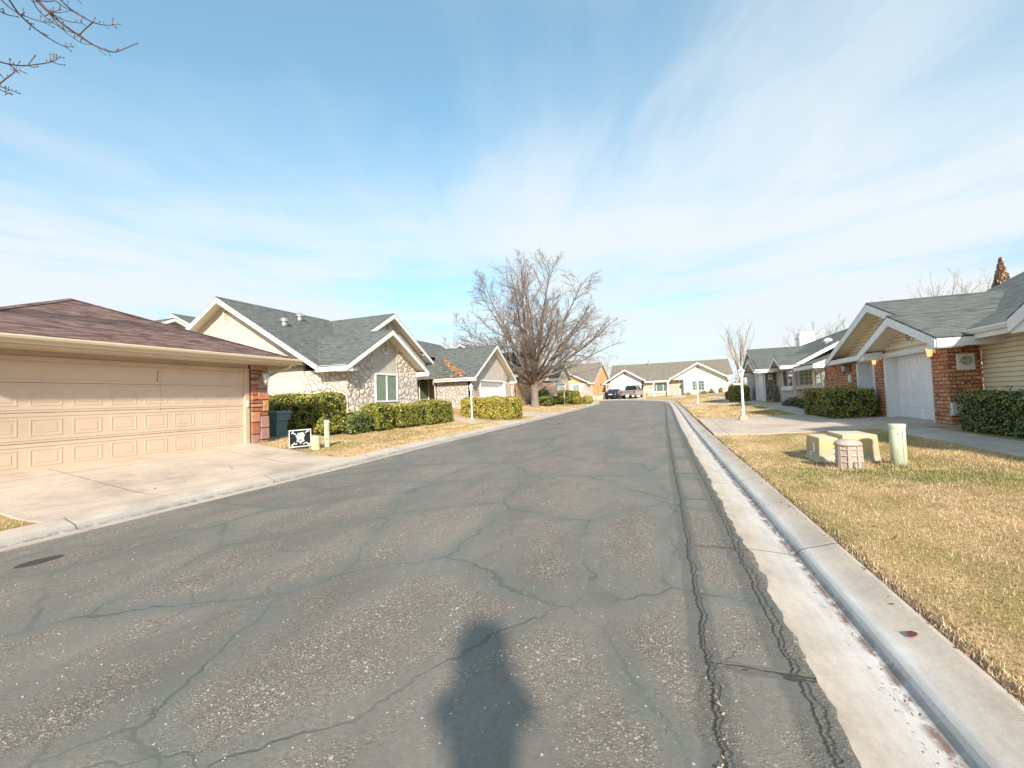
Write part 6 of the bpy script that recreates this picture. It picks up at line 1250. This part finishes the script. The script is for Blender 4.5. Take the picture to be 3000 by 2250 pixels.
# ================================================================== photographer (seen only as the shadow on the asphalt)
t = thing('person', (0, 0, 0), 'standing person holding a phone, seen only as a shadow on the asphalt', 'person'); fw = Vector((-.35, .937, 0)); rt_ = Vector((.937, .35, 0)); Bp = Vector((0, 0, 0))-fw*.46
W_ = lambda f_, r_, u_: Bp+fw*f_+rt_*r_+Vector((0, 0, u_))
sk = [(W_(0, 0, .95), .145), (W_(0, 0, 1.12), .135), (W_(.01, 0, 1.32), .15), (W_(0, 0, 1.46), .12), (W_(.02, 0, 1.55), .058), (W_(.05, 0, 1.62), .075)]
edges = [(0, 1), (1, 2), (2, 3), (3, 4), (4, 5)]
for s in (-1, 1):
    b = len(sk); sk += [(W_(0, s*.165, 1.47), .085), (W_(.17, s*.21, 1.32), .055), (W_(.30, s*.13, 1.40), .036), (W_(.345, s*.075, 1.42), .028), (W_(.375, s*.07, 1.455), .03)]; edges += [(3, b), (b, b+1), (b+1, b+2), (b+2, b+3), (b+3, b+4)]
    for k in range(4): q = len(sk); z = 1.445+.021*k; sk += [(W_(.395, s*.085, z), .0095), (W_(.402, s*(.062-.002*k), z+.004), .0085), (W_(.398, s*(.045+.004*k), z+.004), .0075)]; edges += [(b+4, q), (q, q+1), (q+1, q+2)]
    q = len(sk); sk += [(W_(.375, s*.055, 1.45), .0105), (W_(.392, s*.040, 1.468), .009)]; edges += [(b+4, q), (q, q+1)]
    b = len(sk); sk += [(W_(0, s*.095, .88), .105), (W_(.03, s*.10, .50), .065), (W_(-.01, s*.11, .10), .045), (W_(.13, s*.13, .045), .04)]; edges += [(0, b), (b, b+1), (b+1, b+2), (b+2, b+3)]
me = bpy.data.meshes.new('body'); me.from_pydata([p for p, r in sk], edges, []); bo = bpy.data.objects.new('body', me); C.objects.link(bo)
mo = bo.modifiers.new('skin', 'SKIN'); mo.use_smooth_shade = True
for i, (p, r) in enumerate(sk): me.skin_vertices[0].data[i].radius = (r, r); me.skin_vertices[0].data[i].use_root = (i == 0)
bo.modifiers.new('sub', 'SUBSURF').levels = 1
dg = bpy.context.evaluated_depsgraph_get(); dg.update(); m2 = bpy.data.meshes.new_from_object(bo.evaluated_get(dg)); bo.modifiers.clear(); bo.data = m2
for mm in ('skin', 'jacket', 'trousers', 'rubber'): m2.materials.append(MATS[mm])
for p in m2.polygons:
    c = p.center; f_ = (c-Bp).dot(fw); p.material_index = 0 if (c.z > 1.53 or (f_ > .31 and c.z > 1.2)) else (1 if c.z > .93 else (2 if c.z > .12 else 3)); p.use_smooth = True
bo.parent = t; ORG[bo.name] = (0, 0, 0)
bm = bmesh.new(); bmesh.ops.create_uvsphere(bm, u_segments=20, v_segments=14, radius=1); hc = W_(.055, 0, 1.685)
for v in bm.verts:
    l = v.co.copy(); fx, ry, uz = l.y, l.x, l.z; fx *= .098; ry *= .076; uz *= .118
    if uz < -.04: fx += .018; ry *= .85
    if fx > .06 and abs(ry) < .018 and -.045 < uz < .012: fx += .020
    v.co = hc+fw*fx+rt_*ry+Vector((0, 0, uz))
hm = bpy.data.meshes.new('head'); bm.to_mesh(hm); bm.free(); hm.materials.append(MATS['skin']); ho = bpy.data.objects.new('head', hm); C.objects.link(ho); ho.parent = t; ORG[ho.name] = (0, 0, 0)
for s in (-1, 1): MB().blob(tuple(hc+rt_*s*.078-fw*.005), (.014, .018, .03), n=2, jit=.02).build('ear', ['skin'], ho, smooth=True); MB().blob(tuple(hc+rt_*s*.030+fw*.088+Vector((0, 0, .008))), (.011, .011, .009), n=2, jit=0).build('eye', ['label_white'], ho, smooth=True)
MB().blob(tuple(hc+fw*.108+Vector((0, 0, -.058))), (.020, .010, .007), n=2, jit=.02).build('mouth', ['tail_red'], ho, smooth=True)
m = MB(); m.blob(tuple(hc-fw*.022+Vector((0, 0, .045))), (.16, .16, .14), n=3, jit=.02); m.blob(tuple(hc-fw*.05+Vector((0, 0, -.06))), (.17, .12, .20), n=3, jit=.03); m.build('hair', ['hair'], ho, smooth=True)  # unseen hair, oversized to widen and round the top of the cast shadow
pf = lambda a, b, c=0: tuple(W_(.405+c, a, b))
t = thing('mobile_phone', tuple(W_(.41, 0, 1.48)), 'phone held up in both hands of the person casting the shadow', 'phone'); m = MB(); m.fb(pf, -.075, .075, 1.452, 1.528, 0, .008); ph_ = m.build('phone_case', ['dark'], t, bevel=.003); m = MB(); m.fb(pf, -.07, .07, 1.457, 1.523, -.002, -.0005); m.build('phone_screen', ['car_glass'], ph_)

# ================================================================== grass and litter
def blades(x0, x1, y0, y1, dens, hmin, hmax, w, seed, keep=None, lean=1.05):
    r2 = np.random.default_rng(seed); n = int((x1-x0)*(y1-y0)*dens); x = x0+(x1-x0)*r2.random(n); y = y0+(y1-y0)*r2.random(n)
    if keep is not None: k = keep(x, y, r2); x = x[k]; y = y[k]; n = len(x)
    z = gz(x, y)+.062; h = hmin+(hmax-hmin)*r2.random(n)**1.5; a = r2.random(n)*6.28; l = lean*r2.random(n)*1.25; th = r2.random(n)*6.28
    dx = np.cos(a)*np.sin(l)*h; dy = np.sin(a)*np.sin(l)*h; dz = np.cos(l)*h; wx = np.cos(th)*w/2; wy = np.sin(th)*w/2
    V = np.stack([np.stack([x-wx, y-wy, z-.01], 1), np.stack([x+wx, y+wy, z-.01], 1), np.stack([x+dx, y+dy, z+dz], 1)], 1).reshape(-1, 3)
    rv = r2.random(n); uv = np.stack([np.stack([rv, np.zeros(n)], 1), np.stack([rv, np.zeros(n)], 1), np.stack([rv, np.ones(n)], 1)], 1).reshape(-1, 2); return V, uv
RXi = lambda y: np.interp(y, RX[:, 1], RX[:, 0]); LXi = lambda y: np.interp(y, LX[:, 1], LX[:, 0])
def grass(name, lab, parts):
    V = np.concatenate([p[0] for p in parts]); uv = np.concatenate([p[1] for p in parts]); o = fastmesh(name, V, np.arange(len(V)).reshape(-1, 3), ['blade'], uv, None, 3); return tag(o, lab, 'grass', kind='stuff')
kr = lambda x, y, r: (x > RXi(y)+.775+.03*r.random(len(x))-.03) & ~((x > 2.26) & (x < 3.64) & (y > 8.96) & (y < 10.17) & ~((x > 3.45) | (y < 9.05))) & ((x-2.63)**2+(y-8.42)**2 > .03) & ((x-3.36)**2+(y-8.62)**2 > .012)
edge = lambda x, y, r: (x > RXi(y)+.755) & (x < RXi(y)+.87) & (r.random(len(x)) < .8)
tuft = lambda x, y, r: kr(x, y, r) & (np.minimum(np.abs(((x-2.63)**2+(y-8.42)**2)**.5-.22), np.minimum(np.abs(((x-3.36)**2+(y-8.62)**2)**.5-.14), np.where((x > 2.3) & (x < 3.45), np.abs(y-9.02), 9))) < .10)
grass('grass', 'dry straw coloured winter lawn with green patches beside the right curb', [blades(1.2, 5.15, .2, 3.6, 6500, .018, .05, .0045, 1, kr), blades(1.2, 5.15, 3.6, 8, 4200, .02, .052, .0065, 2, kr), blades(1.0, 5.15, 8, 14.1, 2200, .02, .055, .010, 3, kr), blades(1.15, 2.4, .2, 9, 2500, .02, .05, .009, 8, edge, 1.0), blades(2.2, 3.7, 8.0, 9.3, 5000, .04, .11, .011, 9, tuft, .6), blades(1.8, 5.1, 7.0, 8.7, 1100, .03, .075, .008, 19, kr, .8)])
grass('grass', 'dry lawn with olive patches behind the near lamp post', [blades(1.0, 5.0, 21.5, 37.8, 520, .03, .07, .028, 4, lambda x, y, r: x > RXi(y)+.80), blades(.6, 4.6, 42.4, 54, 220, .04, .08, .05, 5, lambda x, y, r: x > RXi(y)+1.0)])
kl = lambda x, y, r: (x < LXi(y)-.775) & ~((x > -10.9) & (x < -9.0) & (y > 8.0) & (y < 8.78))
grass('grass', 'patchy dry verge round the yard sign and below the left hedges', [blades(-12.4, -7.8, 8.78, 13, 1500, .02, .06, .015, 6, kl), blades(-11.9, -8.0, 13, 21.3, 800, .025, .06, .022, 7, kl)])
grass('grass', 'small wedge of green grass at the bottom left corner of the driveway', [blades(-10.5, -7.6, .8, 3.08, 1500, .02, .06, .012, 10, kl)])
grass('grass', 'dry lawn under the big bare tree', [blades(-13.2, -8.3, 32.4, 47.6, 260, .03, .08, .04, 11, lambda x, y, r: x < LXi(y)-.85)])
leaflitter('leaf_litter', [(-8.6, 9.6, .17), (-9.2, 10.6, .2), (-8.6, 12, .2), (-10.6, 14, .25), (-10.4, 18, .25)], 'fallen_leaf', .035, 'dead leaves scattered over the left verge grass', 'leaves', None, 260, 6, .55)
leaflitter('leaf_litter', [(1.36, .8, .08), (1.32, 3, .09), (1.25, 6, .11), (1.15, 10, .15), (1.1, 13.5, .18)], 'leaf_brown', .017, 'brown leaf crumbs along the right curb edge', 'leaves', None, 900, 7, .03)
leaflitter('leaf_litter', [(1.9, 3.5, .16), (3.4, 5.5, .17), (2.4, 8.0, .2), (4.6, 11, .25)], 'label_white' if False else 'leaf_brown', .022, 'few curled brown leaves lying on the right lawn', 'leaves', None, 60, 8, .8)
leaflitter('leaf_litter', [(5.4, 17.95, .40), (6.7, 18.0, .42)], 'leaf_brown', .03, 'brown leaves at the foot of the brick side hedge', 'leaves', None, 160, 9, .08)
sweep('soil', [(.745, .060), (.80, .072), (.83, .06)], 'soil')
m = MB(); m.add([(1.17, 3.02, .098), (1.20, 3.03, .103), (1.225, 3.06, .108), (1.205, 3.085, .107), (1.17, 3.06, .110)], [(0, 1, 2, 4), (2, 3, 4)]); 
tag(m.build('leaf', ['leaf_wine'], recalc=False), 'single dark red leaf lying on the right curb', 'leaf')
leaflitter('leaf_litter', [(.10, 1.82, .03), (.13, 2.05, .03), (.12, 2.35, .03), (.16, 2.9, .035)], 'wood_stake', .009, 'bits of dry straw caught in the long crack near the right gutter', 'leaves', None, 34, 12, .02)
leaflitter('leaf_litter', [(.95, 1.6, .02), (.93, 4, .03), (.85, 8, .06), (.75, 13, .11)], 'leaf_brown', .006, 'thin line of brown leaf debris along the right gutter bottom', 'leaves', None, 420, 13, .008)
leaflitter('leaf_litter', [(-8.6, 5.2, .16), (-9.6, 6.5, .27), (-8.9, 7.6, .18), (-10.5, 4.6, .36)], 'leaf_brown', .022, 'few dry twigs and leaves on the wide garage driveway', 'leaves', None, 26, 14, .5)
# loose gravel on the worn asphalt near the viewer
r2 = np.random.default_rng(5); n = 900; y = 1.2+7*r2.random(n)**1.6; x = RXi(y)-.15-6.4*r2.random(n); s = .002+.005*r2.random(n)**2; z = gz(x, y)+.005+.03*np.sin(np.pi*np.clip((RXi(y)-x)/7.6, 0, 1))
o8 = np.array([(1, 0, 0), (0, 1, 0), (-1, 0, 0), (0, -1, 0), (0, 0, .8), (0, 0, -.8)], float); V = (np.stack([x, y, z], 1)[:, None, :]+o8[None]*s[:, None, None]*(.7+.6*r2.random((n, 6, 1)))).reshape(-1, 3)
ft = np.array([(0, 1, 4), (1, 2, 4), (2, 3, 4), (3, 0, 4), (1, 0, 5), (2, 1, 5), (3, 2, 5), (0, 3, 5)]); Fc = (ft[None]+np.arange(n)[:, None, None]*6).reshape(-1, 3)
tag(fastmesh('gravel', V, Fc, ['pale_rock'], None, None, 3), 'loose pale grit scattered on the worn asphalt', 'gravel', kind='stuff')
